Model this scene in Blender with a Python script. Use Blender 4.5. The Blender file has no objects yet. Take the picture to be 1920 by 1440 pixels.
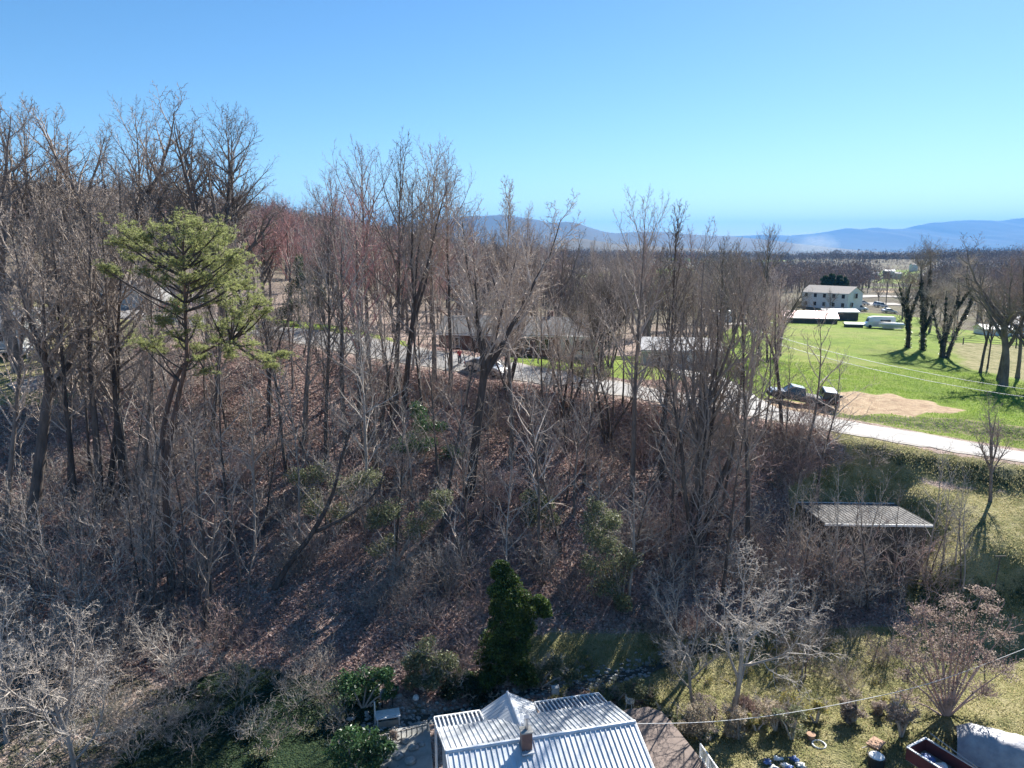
import bpy, bmesh, math, random
import numpy as np
from mathutils import Vector, Matrix, noise
SC = bpy.context.scene
COL = SC.collection
R = math.radians
# ---------------------------------------------------------------- camera model (photo is 1920x1440)
F = 1340.0; PITCH = R(10.6); CAMZ = 27.0
sP, cP = math.sin(PITCH), math.cos(PITCH)
def ray(px, py):
    x = (px-960)/F; v = (py-720)/F
    return Vector((x, cP - v*sP, -(sP + v*cP)))
def at(px, py, Y):
    d = ray(px, py); s = Y/d.y
    return Vector((d.x*s, Y, CAMZ + d.z*s))
def atz(px, py, z):
    d = ray(px, py); s = (z-CAMZ)/d.z
    return Vector((d.x*s, d.y*s, z))
def project(X, Y, Z):
    dz = Z-CAMZ
    dep = Y*cP - dz*sP
    return 960 + F*X/dep, 720 + F*(-(Y*sP) - dz*cP)/dep, dep
# ---------------------------------------------------------------- object helpers
def tag(o, label=None, cat=None, group=None, kind=None):
    if label: o['label'] = label
    if cat: o['category'] = cat
    if group: o['group'] = group
    if kind: o['kind'] = kind
    return o
def empty(name, loc, rz=0, label=None, cat=None, group=None):
    o = bpy.data.objects.new(name, None); COL.objects.link(o)
    o.location = loc; o.rotation_euler = (0, 0, rz); o.empty_display_size = .3
    return tag(o, label, cat, group)
def norm(v):
    return v.normalized() if v.length > 1e-9 else Vector((0, 0, 1))
class MB:
    def __init__(s): s.v = []; s.f = []; s.mi = []; s.cur = 0
    def face(s, idx): s.f.append(idx); s.mi.append(s.cur)
    def quad(s, *ps):
        b = len(s.v); s.v.extend([tuple(p) for p in ps]); s.face(tuple(range(b, b+len(ps))))
        return s
    def box(s, c, d, rz=0, rx=0, ry=0):
        b = len(s.v); m = Matrix.Rotation(rz, 3, 'Z') @ Matrix.Rotation(ry, 3, 'Y') @ Matrix.Rotation(rx, 3, 'X')
        for k in (-1, 1):
            for j, i in ((-1, -1), (-1, 1), (1, 1), (1, -1)):
                p = m @ Vector((i*d[0]/2, j*d[1]/2, k*d[2]/2)) + Vector(c)
                s.v.append(tuple(p))
        for f in ((3, 2, 1, 0), (4, 5, 6, 7), (0, 1, 5, 4), (1, 2, 6, 5), (2, 3, 7, 6), (3, 0, 4, 7)):
            s.face(tuple(b+i for i in f))
        return s
    def bar(s, a, c, w, h=None):
        a = Vector(a); c = Vector(c); h = h or w; d = norm(c-a)
        u = d.cross(Vector((0, 0, 1)));  u = norm(u) if u.length > 1e-4 else Vector((1, 0, 0))
        n = u.cross(d); b = len(s.v)
        for p in (a, c):
            for i, j in ((-1, -1), (1, -1), (1, 1), (-1, 1)):
                s.v.append(tuple(p + u*(i*w/2) + n*(j*h/2)))
        for f in ((0, 1, 2, 3), (7, 6, 5, 4), (0, 4, 5, 1), (1, 5, 6, 2), (2, 6, 7, 3), (3, 7, 4, 0)):
            s.face(tuple(b+i for i in f))
        return s
    def tube(s, pts, rad, n=6, cap=False):
        b = len(s.v); m = len(pts)
        d = norm(Vector(pts[-1])-Vector(pts[0]))
        u = d.cross(Vector((.3, .2, .93))); 
        if u.length < .05: u = d.cross(Vector((1, 0, 0)))
        u = norm(u); w = d.cross(u)
        cs = [(math.cos(2*math.pi*k/n), math.sin(2*math.pi*k/n)) for k in range(n)]
        tip = rad[-1] <= 0
        for i in range(m - (1 if tip else 0)):
            p = pts[i]; r = rad[i]
            for c, q in cs:
                s.v.append((p[0]+r*(c*u[0]+q*w[0]), p[1]+r*(c*u[1]+q*w[1]), p[2]+r*(c*u[2]+q*w[2])))
        e = m-1-(1 if tip else 0)
        for i in range(e):
            for k in range(n):
                k2 = (k+1) % n
                s.face((b+i*n+k, b+i*n+k2, b+(i+1)*n+k2, b+(i+1)*n+k))
        if tip:
            s.v.append(tuple(pts[-1])); t = len(s.v)-1
            for k in range(n): s.face((b+e*n+k, b+e*n+(k+1) % n, t))
        if cap and not tip:
            s.face(tuple(b+e*n+k for k in range(n)))
            s.face(tuple(b+k for k in reversed(range(n))))
        return s
    def cyl(s, c, r, h, n=16, r2=None):
        c = Vector(c); return s.tube([c, c+Vector((0, 0, h))], [r, r if r2 is None else r2], n, True)
    def prism(s, poly, z0, z1):
        b = len(s.v); n = len(poly)
        s.v.extend([(p[0], p[1], z0) for p in poly]); s.v.extend([(p[0], p[1], z1) for p in poly])
        s.face(tuple(reversed(range(b, b+n)))); s.face(tuple(range(b+n, b+2*n)))
        for i in range(n):
            j = (i+1) % n; s.face((b+i, b+j, b+n+j, b+n+i))
        return s
    def loft(s, rings, cap=True):
        b = len(s.v); n = len(rings[0])
        for r in rings: s.v.extend([tuple(p) for p in r])
        for i in range(len(rings)-1):
            for k in range(n):
                k2 = (k+1) % n
                s.face((b+i*n+k, b+i*n+k2, b+(i+1)*n+k2, b+(i+1)*n+k))
        if cap:
            s.face(tuple(reversed(range(b, b+n)))); e = b+(len(rings)-1)*n; s.face(tuple(range(e, e+n)))
        return s
    def blob(s, c, r, seed=0, amp=.25, seg=10, ring=7):
        b = len(s.v); c = Vector(c)
        for i in range(ring+1):
            th = math.pi*i/ring
            for k in range(seg):
                ph = 2*math.pi*k/seg
                d = Vector((math.sin(th)*math.cos(ph), math.sin(th)*math.sin(ph), math.cos(th)))
                q = 1+amp*noise.noise(d*1.6+Vector((seed*3.1, seed, 0)))
                s.v.append((c.x+d.x*r[0]*q, c.y+d.y*r[1]*q, c.z+d.z*r[2]*q))
        for i in range(ring):
            for k in range(seg):
                k2 = (k+1) % seg
                s.face((b+i*seg+k, b+(i+1)*seg+k, b+(i+1)*seg+k2, b+i*seg+k2))
        return s
    def mesh(s, name, mats, smooth=False):
        me = bpy.data.meshes.new(name)
        me.from_pydata(s.v, [], s.f)
        if not isinstance(mats, (list, tuple)): mats = [mats]
        for m in mats: me.materials.append(m)
        if len(mats) > 1: me.polygons.foreach_set('material_index', s.mi)
        if smooth: me.polygons.foreach_set('use_smooth', [True]*len(me.polygons))
        me.update(); return me
    def build(s, name, mats, parent=None, smooth=False, loc=None, rz=0):
        o = bpy.data.objects.new(name, s.mesh(name, mats, smooth)); COL.objects.link(o)
        if parent: o.parent = parent
        if loc is not None: o.location = loc
        if rz: o.rotation_euler = (0, 0, rz)
        return o
def kids(o): return list(o.children)
def copy_tree(o, parent=None):
    c = o.copy(); COL.objects.link(c); c.parent = parent
    for ch in kids(o): copy_tree(ch, c)
    return c
# ---------------------------------------------------------------- materials
def nt(name):
    m = bpy.data.materials.new(name); m.use_nodes = True
    t = m.node_tree; t.nodes.clear()
    out = t.nodes.new('ShaderNodeOutputMaterial'); b = t.nodes.new('ShaderNodeBsdfPrincipled')
    t.links.new(b.outputs[0], out.inputs[0]); return m, t, b, out
def N(t, kind, **kw):
    n = t.nodes.new(kind)
    for k, v in kw.items():
        if k.startswith('i_'):
            key = k[2:]; key = int(key) if key.isdigit() else key.replace('_', ' ')
            n.inputs[key].default_value = v
        else: setattr(n, k, v)
    return n
def ramp(t, fac, stops, interp='LINEAR'):
    r = N(t, 'ShaderNodeValToRGB'); r.color_ramp.interpolation = interp
    e = r.color_ramp.elements
    while len(e) < len(stops): e.new(.5)
    for i, (p, c) in enumerate(stops):
        e[i].position = p; e[i].color = (c[0], c[1], c[2], 1)
    t.links.new(fac, r.inputs[0]); return r.outputs[0]
def mixc(t, fac, a, b, mode='MIX'):
    m = N(t, 'ShaderNodeMix', data_type='RGBA', blend_type=mode)
    for s, i in ((fac, 0), (a, 6), (b, 7)):
        if isinstance(s, (int, float)): m.inputs[i].default_value = s
        elif isinstance(s, tuple): m.inputs[i].default_value = (s[0], s[1], s[2], 1)
        else: t.links.new(s, m.inputs[i])
    return m.outputs[2]
def math_(t, op, a, b=None, clamp=False):
    m = N(t, 'ShaderNodeMath', operation=op, use_clamp=clamp)
    for s, i in ((a, 0), (b, 1)):
        if s is None: continue
        if isinstance(s, (int, float)): m.inputs[i].default_value = s
        else: t.links.new(s, m.inputs[i])
    return m.outputs[0]
def noise_(t, scale, detail=4, rough=.55, vec=None, w=None):
    n = N(t, 'ShaderNodeTexNoise'); n.inputs['Scale'].default_value = scale
    n.inputs['Detail'].default_value = detail; n.inputs['Roughness'].default_value = rough
    if vec is not None: t.links.new(vec, n.inputs['Vector'])
    return n.outputs['Fac']
def objvec(t, world=False):
    if world: return N(t, 'ShaderNodeNewGeometry').outputs['Position']
    return N(t, 'ShaderNodeTexCoord').outputs['Object']
def bump_(t, h, strength=.5, dist=.05):
    b = N(t, 'ShaderNodeBump'); b.inputs['Strength'].default_value = strength; b.inputs['Distance'].default_value = dist
    t.links.new(h, b.inputs['Height']); return b.outputs[0]
def pmat(name, c1, c2=None, scale=3, rough=.8, bump=.3, dist=.03, metal=0, detail=5, world=False, coat=0, stretch=None):
    m, t, b, out = nt(name)
    c2 = c2 or tuple(x*.7 for x in c1)
    v = objvec(t, world)
    if stretch:
        mp = N(t, 'ShaderNodeMapping'); mp.inputs['Scale'].default_value = stretch
        t.links.new(v, mp.inputs[0]); v = mp.outputs[0]
    f = noise_(t, scale, detail, .6, v)
    c = ramp(t, f, [(.3, c2), (.7, c1)])
    t.links.new(c, b.inputs['Base Color']); b.inputs['Roughness'].default_value = rough; b.inputs['Metallic'].default_value = metal
    if coat: b.inputs['Coat Weight'].default_value = coat; b.inputs['Coat Roughness'].default_value = .05
    if bump: t.links.new(bump_(t, noise_(t, scale*3, 4, .6, v), bump, dist), b.inputs['Normal'])
    return m
def leafmat(name, cols, rough=.6, trans=.35, tint=1.0):
    """leaves: each leaf (mesh island) picks its own colour; light passes through"""
    m, t, b, out = nt(name)
    g = N(t, 'ShaderNodeNewGeometry')
    n = len(cols); c = ramp(t, g.outputs['Random Per Island'], [(i/max(1, n-1), cl) for i, cl in enumerate(cols)])
    t.links.new(c, b.inputs['Base Color']); b.inputs['Roughness'].default_value = rough
    b.inputs['Specular IOR Level'].default_value = .3
    tr = N(t, 'ShaderNodeBsdfTranslucent'); t.links.new(c, tr.inputs[0])
    mx = N(t, 'ShaderNodeMixShader'); mx.inputs[0].default_value = trans
    t.links.new(b.outputs[0], mx.inputs[1]); t.links.new(tr.outputs[0], mx.inputs[2]); t.links.new(mx.outputs[0], out.inputs[0])
    return m
def barkmat(name, c1, c2, rand=.25, rough=.85, scale=3):
    """bark: streaked along the trunk, each tree a little lighter or darker"""
    m, t, b, out = nt(name)
    v = objvec(t); mp = N(t, 'ShaderNodeMapping'); mp.inputs['Scale'].default_value = (1, 1, .25)
    t.links.new(v, mp.inputs[0])
    f = noise_(t, scale, 6, .65, mp.outputs[0]); c = ramp(t, f, [(.32, c2), (.68, c1)])
    oi = N(t, 'ShaderNodeObjectInfo')
    k = math_(t, 'MULTIPLY_ADD', oi.outputs['Random'], 2*rand); t.nodes[-1].inputs[2].default_value = 1-rand
    hv = N(t, 'ShaderNodeHueSaturation'); t.links.new(c, hv.inputs['Color']); t.links.new(k, hv.inputs['Value'])
    t.links.new(hv.outputs[0], b.inputs['Base Color']); b.inputs['Roughness'].default_value = rough
    b.inputs['Specular IOR Level'].default_value = .25
    t.links.new(bump_(t, noise_(t, scale*4, 4, .6, mp.outputs[0]), .6, .03), b.inputs['Normal'])
    return m
# ---------------------------------------------------------------- terrain: heights fitted through surveyed points
CP = []
def P_(px, py, Y): q = at(px, py, Y); CP.append((q.x, q.y, q.z))
def W_(x, y, z): CP.append((x, y, z))
for x, y, z in [(-60,10,3),(-25,15,1.2),(0,10,1),(30,12,1),(60,15,1),(-22,26,1.2),(0,24,1),(18,24,1),(40,26,1.2),
                (-8,33,1),(2,37,1),(12,37,1),(24,37,1.1),(34,38,1.2),(-16,35,1.3),(-28,37,2.2),
                (8,42,.9),(16,43.5,1.1),(27,44,1.2),(37,44,1.3),(48,44,1.5),(0,-20,1),(-60,-20,3),(60,-20,1),(5,40.8,.7),(-3,38.6,.8),(-9,36.8,.9)]: W_(x, y, z)
for px in (-150, 60, 300, 520, 760, 980, 1200, 1380):
    if px < 900: P_(px, 1250, 40.2)
    for py, Y in ((1150, 44.8), (1100, 47.2), (1000, 52), (900, 58), (800, 64.3)):
        if px > 1300 and py > 1050: continue
        P_(px, py, Y)
for px, py, Y in [(-200,740,66),(0,740,66),(200,735,67),(400,730,69.5),(560,725,70.5),(700,715,71.5),
      (1500,880,59),(1400,850,61),(1620,850,60.5),(1750,875,60),(1900,895,59.3),(1750,905,57.8),(1900,925,56.3),(1900,985,51.4),(1800,985,51.6),(1900,1060,47.4),(1800,1055,47.7),(1700,930,56.2),
      (1800,1165,45.4),(1900,1160,45.4),(2100,1000,51),(2100,1160,45.4)]: P_(px, py, Y)
for x, y, z in [(24,51,3.2),(31,51,3.2),(24,57,5.7),(31,57,5.9),(20,50,3.5),(20,46,1.6)]: W_(x, y, z)
ROADE = [(-60,572,578,128,141),(40,574,583,118,129),(150,580,590,110,120),(260,587,600,102,111),(400,600,614,92,100),(520,615,632,84,91),(613,622,648,80,86.5),(700,640,668,76.5,82.5),(780,657,682,73.6,79.6),(870,668,696,71.6,77.6),(960,682,709,70,75.8),(1100,707,729,68,73.5),
         (1250,735,757,66,71.5),(1430,760,785,64,69.5),(1580,787,814,62.5,68),(1747,816,843,61,66),(1920,845,867,59.5,64.2),(2150,880,905,57.3,61.8)]
for px, a, b, Yb, Ya in ROADE: P_(px, a, Ya); P_(px, b, Yb)
for px, py, Y in [(1000,672,86),(1100,688,82),(1085,668,90),(830,652,92),(700,625,95),(560,598,106),(1270,690,91),(1310,712,79),(1200,680,100),(1320,680,104),
      (1500,700,95),(1900,800,70),(1600,738,82),(1750,745,86),(1900,745,88),(1600,640,140),(1750,680,120),(1900,690,120),(1500,612,180),
      (1800,640,150),(1900,625,180),(1550,578,225),(1660,578,240),(1400,590,205),(1750,600,240),(1900,590,260),(1640,550,330),(1400,540,400),(1700,522,600),(1500,510,700),
      (1700,486,900),(1500,492,950),(1900,480,850),(2150,475,850),(1300,490,900),(1200,500,700),(1000,500,700),(0,700,73),(0,640,85),(200,690,76),(200,620,92),(0,560,120),(-200,600,95),(200,545,140)]: P_(px, py, Y)
for x, y, z in [(-60,170,22),(-150,160,27),(-100,250,32),(-220,300,42),(-30,200,15),(20,200,9.5),(10,150,12),(70,200,8),(0,400,8),(-120,500,38),
      (-300,600,55),(-500,300,60),(-500,700,60),(500,300,8),(600,600,12),(0,1000,12),(-400,1000,50),(400,1000,14),(-250,60,22),(-120,90,20),(200,60,5),(200,120,6),(-120,30,10),(150,10,3)]: W_(x, y, z)
CPA = np.array(CP); LAM = .25
def _U(r2): return np.where(r2 > 1e-9, r2*np.log(r2+1e-12), 0)
def _fit():
    n = len(CPA); p = CPA[:, :2]/100.0
    r2 = ((p[:, None]-p[None])**2).sum(-1)
    K = _U(r2) + np.eye(n)*LAM*1e-4
    Pm = np.hstack([np.ones((n, 1)), p]); A = np.zeros((n+3, n+3))
    A[:n, :n] = K; A[:n, n:] = Pm; A[n:, :n] = Pm.T
    return np.linalg.solve(A, np.concatenate([CPA[:, 2], np.zeros(3)]))
WTS = _fit()
ROADC = []
for px, a, b, Yb, Ya in ROADE:
    A = at(px, a, Ya); B = at(px, b, Yb); ROADC.append(((A+B)/2, (A-B).length))
CREEK = [atz(px, py, .75) for px, py in ((690,1356),(760,1344),(830,1332),(960,1302),(1080,1276),(1180,1252),(1280,1232),(1400,1212))]
for c in CREEK: c.z = 0
def seg_dist(X, Y, pts):
    D = np.full(X.shape, 1e9)
    for a, b in zip(pts[:-1], pts[1:]):
        dx, dy = b[0]-a[0], b[1]-a[1]; L2 = dx*dx+dy*dy
        s = np.clip(((X-a[0])*dx+(Y-a[1])*dy)/L2, 0, 1)
        D = np.minimum(D, np.hypot(X-a[0]-s*dx, Y-a[1]-s*dy))
    return D
def vnoise(X, Y, seed=0):
    """cheap smooth value noise for arrays"""
    xi = np.floor(X).astype(np.int64); yi = np.floor(Y).astype(np.int64); fx = X-xi; fy = Y-yi
    fx = fx*fx*(3-2*fx); fy = fy*fy*(3-2*fy)
    def h(a, b):
        n = (a*374761393 + b*668265263 + seed*982451653) & 0x7fffffff
        n = ((n ^ (n >> 13))*1274126177) & 0x7fffffff
        return ((n ^ (n >> 16)) & 0xffff)/65535.0
    return (h(xi, yi)*(1-fx)+h(xi+1, yi)*fx)*(1-fy)+(h(xi, yi+1)*(1-fx)+h(xi+1, yi+1)*fx)*fy
RC = [c for c, w in ROADC]; RS = [(at(px, a, Ya).z-at(px, b, Yb).z)/max(1, (at(px, a, Ya)-at(px, b, Yb)).length) for px, a, b, Yb, Ya in ROADE]
def _crs(p, n):
    out = []; q = [p[0]]+list(p)+[p[-1]]
    for i in range(1, len(q)-2):
        for k in range(n):
            u_ = k/n; a, b, c, d = q[i-1], q[i], q[i+1], q[i+2]; out.append(.5*((2*b)+(c-a)*u_+(2*a-5*b+4*c-d)*u_*u_+(3*b-a-3*c+d)*u_**3))
    return out+[q[-2]]
RCD = _crs(RC, 8); RSD = np.interp(np.arange(len(RCD))/8, np.arange(len(RS)), RS)
# even grade along the road
_z = np.array([c.z for c in RCD]); _k = np.ones(17)/17; _zp = np.concatenate([np.full(8, _z[0]), _z, np.full(8, _z[-1])]); _z = np.convolve(_zp, _k, 'valid')
for c, zz in zip(RCD, _z): c.z = float(zz)
def road_bed(x, y):
    D = np.full(x.shape, 1e9); Z = np.zeros(x.shape)
    for i in range(len(RCD)-1):
        a, b = RCD[i], RCD[i+1]; dx, dy = b.x-a.x, b.y-a.y; L = math.hypot(dx, dy)
        s = np.clip(((x-a.x)*dx+(y-a.y)*dy)/(L*L), 0, 1); ex = x-a.x-s*dx; ey = y-a.y-s*dy; d = np.hypot(ex, ey)
        sg = (-dy*ex+dx*ey)/L; k = d < D; D[k] = d[k]; Z[k] = (a.z+(b.z-a.z)*s+np.clip(sg, -3.4, 3.4)*RSD[i])[k]
    return D, Z
def ground_arr(X, Y):
    X = np.asarray(X, float); Y = np.asarray(Y, float); sh = X.shape
    x = X.ravel(); y = Y.ravel(); z = np.zeros(x.shape)
    n = len(CPA); px = CPA[:, 0]/100; py = CPA[:, 1]/100
    for i in range(0, len(x), 20000):
        a = x[i:i+20000]/100; b = y[i:i+20000]/100
        r2 = (a[:, None]-px)**2+(b[:, None]-py)**2
        z[i:i+20000] = _U(r2) @ WTS[:n] + WTS[n] + WTS[n+1]*a + WTS[n+2]*b
    d = np.hypot(x, y-300); k = np.clip((d-650)/400, 0, 1); k = k*k*(3-2*k)
    z = np.clip(z, -5, 70); z = z*(1-k)+8*k
    fw = np.clip((y-380)/300, 0, 1)*np.clip((1900-y)/300, 0, 1)
    z += fw*(5*np.exp(-((x-760)**2/380**2+(y-1000)**2/300**2))+7*np.exp(-((x-70)**2+(y-1120)**2)/260**2)+3*np.exp(-((x-420)**2+(y-1250)**2)/200**2)-9*np.exp(-((x-340)**2+(y-850)**2)/230**2)+16*np.exp(-((x+500)**2+(y-1000)**2)/400**2)+10*(vnoise(x/150, y/150, 21)-.55)+3*(vnoise(x/55, y/55, 22)-.5))
    rd = seg_dist(x, y, [c for c, w in ROADC])
    rough = np.clip((rd-4)/5, 0, 1)
    z += rough*((vnoise(x/3.1, y/3.1, 3)-.5)*.35 + (vnoise(x/1.1, y/1.1, 5)-.5)*.14)*np.clip((y-30)/10, .15, 1)*np.clip(1.6-y/120, .3, 1)
    near = rd < 16
    if near.any():
        D, Zr = road_bed(x[near], y[near]); w_ = np.clip((8-D)/4.5, 0, 1); w_ = w_*w_*(3-2*w_); z[near] = z[near]*(1-w_)+Zr*w_
    cd = seg_dist(x, y, CREEK); z -= .45*np.exp(-(cd/.8)**2)
    return z.reshape(sh)
def ground(x, y): return float(ground_arr(np.array([x]), np.array([y]))[0])
def on_ground(px, py, ymax=1200):
    """where the view ray through this photo point meets the land"""
    d = ray(px, py); Ys = np.concatenate([np.arange(26, 150, .25), np.arange(150, ymax, 2)])
    s = Ys/d.y; gz = ground_arr(d.x*s, Ys); rz = CAMZ+d.z*s
    hit = np.where(rz <= gz)[0]
    i = hit[0] if len(hit) else len(Ys)-1
    return Vector((d.x*s[i], Ys[i], gz[i]))
# sample the sheet on a grid that is fine near by and coarse towards the horizon
def axis(n, near, far, k):
    u = np.linspace(-1, 1, n); return near*np.sinh(k*u)/np.sinh(k)*(far/near)
xs = axis(460, 1, 16000, 9.2)
u = np.linspace(0, 1, 420); ys = 50 + np.where(u < .16, -(1-(u/.16))*65, 0) 
ys = np.concatenate([np.linspace(-300, 20, 14)[:-1], np.arange(20, 110, .42), 110*np.exp(np.linspace(0, math.log(17000/110), 180))])
xs = np.concatenate([-np.exp(np.linspace(math.log(16000), math.log(62), 90)), np.arange(-61, 61.1, .5), np.exp(np.linspace(math.log(62), math.log(16000), 90))])
GX, GY = np.meshgrid(xs, ys)
GZ = ground_arr(GX, GY)
# land cover, from outlines of the fields, banks, beds and painted shade
def inpoly(PX, PY, poly):
    r = np.zeros(PX.shape, bool); n = len(poly)
    for i in range(n):
        x0, y0 = poly[i]; x1, y1 = poly[(i+1) % n]
        c = ((y0 > PY) != (y1 > PY)) & (PX < (x1-x0)*(PY-y0)/((y1-y0) or 1e-9)+x0); r ^= c
    return r
pxg, pyg, dep = project(GX, GY, GZ); ok = dep > 5
lush = np.zeros(GX.shape); dry = lush.copy(); dirt = lush.copy(); ivy = lush.copy()
for poly in ([(1420,600),(1700,604),(1960,640),(2600,660),(2600,900),(1920,843),(1747,814),(1590,785),(1500,768),(1400,752),(1340,735),(1280,700),(1300,640)],
             [(500,596),(640,612),(760,640),(770,655),(700,638),(613,620),(520,612)],
             [(940,664),(1200,668),(1260,690),(1290,715),(1170,712),(960,680)],
             [(1420,588),(1680,588),(1760,600),(1760,612),(1420,606)],
             [(1650,505),(1720,508),(1725,530),(1640,535)], [(1000,520),(1290,500),(1330,520),(1300,560),(1100,560)]):
    lush[ok & inpoly(pxg, pyg, poly)] = 1
for poly in ([(1560,805),(1750,848),(1920,873),(2500,925),(2500,940),(1920,885),(1750,862),(1560,825)],[(-400,560),(60,560),(260,598),(260,640),(215,700),(120,760),(-400,770)],
             [(1480,905),(1560,868),(1640,868),(1760,915),(2500,985),(2500,1072),(1920,1066),(1740,1078),(1600,960),(1480,1000)],
             [(960,1188),(1280,1186),(1560,1180),(1740,1172),(2500,1160),(2500,1330),(1700,1345),(1320,1330),(1200,1320),(1120,1300),(960,1270)],
             [(1780,640),(1960,650),(2500,660),(2500,740),(1960,720),(1800,690)]):
    dry[ok & inpoly(pxg, pyg, poly)] = 1
for poly in ([(1530,752),(1560,738),(1605,733),(1640,741),(1672,737),(1700,748),(1745,751),(1762,761),(1812,769),(1790,776),(1735,774),(1712,783),(1660,775),(1600,779),(1560,772),(1530,765)],
             [(1635,553),(1650,546),(1710,537),(1725,540),(1700,550)], [(1380,770),(1445,745),(1560,765),(1560,778),(1420,778)]):
    dirt[ok & inpoly(pxg, pyg, poly)] = 1
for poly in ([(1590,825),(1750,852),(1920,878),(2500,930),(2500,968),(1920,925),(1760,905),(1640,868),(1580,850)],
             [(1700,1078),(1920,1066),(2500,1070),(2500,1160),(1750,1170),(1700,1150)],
             [(330,1290),(440,1245),(700,1290),(760,1440),(-100,1900),(200,1460)],  # lower-left slope: its shade, painted as dark green cover
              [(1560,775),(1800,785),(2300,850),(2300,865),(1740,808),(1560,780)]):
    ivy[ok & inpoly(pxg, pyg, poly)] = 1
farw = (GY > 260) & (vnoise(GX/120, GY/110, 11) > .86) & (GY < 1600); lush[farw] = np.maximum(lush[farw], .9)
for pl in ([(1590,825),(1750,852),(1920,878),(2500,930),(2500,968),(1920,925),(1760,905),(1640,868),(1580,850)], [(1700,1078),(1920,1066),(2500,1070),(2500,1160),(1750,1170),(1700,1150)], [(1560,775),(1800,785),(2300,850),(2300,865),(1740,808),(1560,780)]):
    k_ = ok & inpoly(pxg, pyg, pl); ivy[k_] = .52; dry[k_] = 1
ivy[ok & inpoly(pxg, pyg, [(-400,1200),(150,1215),(330,1290),(200,1460),(-100,1900),(-900,1900)])] = .5  # the painted lower-left shade carried on to the left, mottled
pt = ok & inpoly(pxg, pyg, [(1120,1322),(1320,1328),(2300,1350),(2300,1900),(900,1900)]); dry[pt] = 1; ivy[pt] = .42  # yard grass: patches of the dark ivy colour stand in for shade
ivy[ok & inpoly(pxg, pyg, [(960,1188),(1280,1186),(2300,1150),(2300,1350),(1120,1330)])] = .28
for a in (lush, dry, dirt, ivy):
    a[1:-1, 1:-1] = (a[1:-1, 1:-1]*2+a[:-2, 1:-1]+a[2:, 1:-1]+a[1:-1, :-2]+a[1:-1, 2:])/6
def grid_mesh(name, X, Y, Z, mat, cols=None):
    ny, nx = X.shape; me = bpy.data.meshes.new(name)
    co = np.stack([X, Y, Z], -1).reshape(-1, 3)
    i = np.arange(ny-1)[:, None]*nx+np.arange(nx-1)[None]; i = i.ravel()
    q = np.stack([i, i+1, i+nx+1, i+nx], -1).astype(np.int32)
    me.vertices.add(len(co)); me.vertices.foreach_set('co', co.ravel().astype(np.float32))
    me.loops.add(q.size); me.loops.foreach_set('vertex_index', q.ravel())
    me.polygons.add(len(q)); me.polygons.foreach_set('loop_start', np.arange(0, q.size, 4, dtype=np.int32)); me.polygons.foreach_set('loop_total', np.full(len(q), 4, dtype=np.int32))
    me.polygons.foreach_set('use_smooth', np.ones(len(q), bool)); me.update()
    if cols is not None:
        at_ = me.attributes.new('cover', 'FLOAT_COLOR', 'POINT'); at_.data.foreach_set('color', cols.reshape(-1).astype(np.float32))
    me.materials.append(mat); me.validate()
    o = bpy.data.objects.new(name, me); COL.objects.link(o); return o
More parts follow.
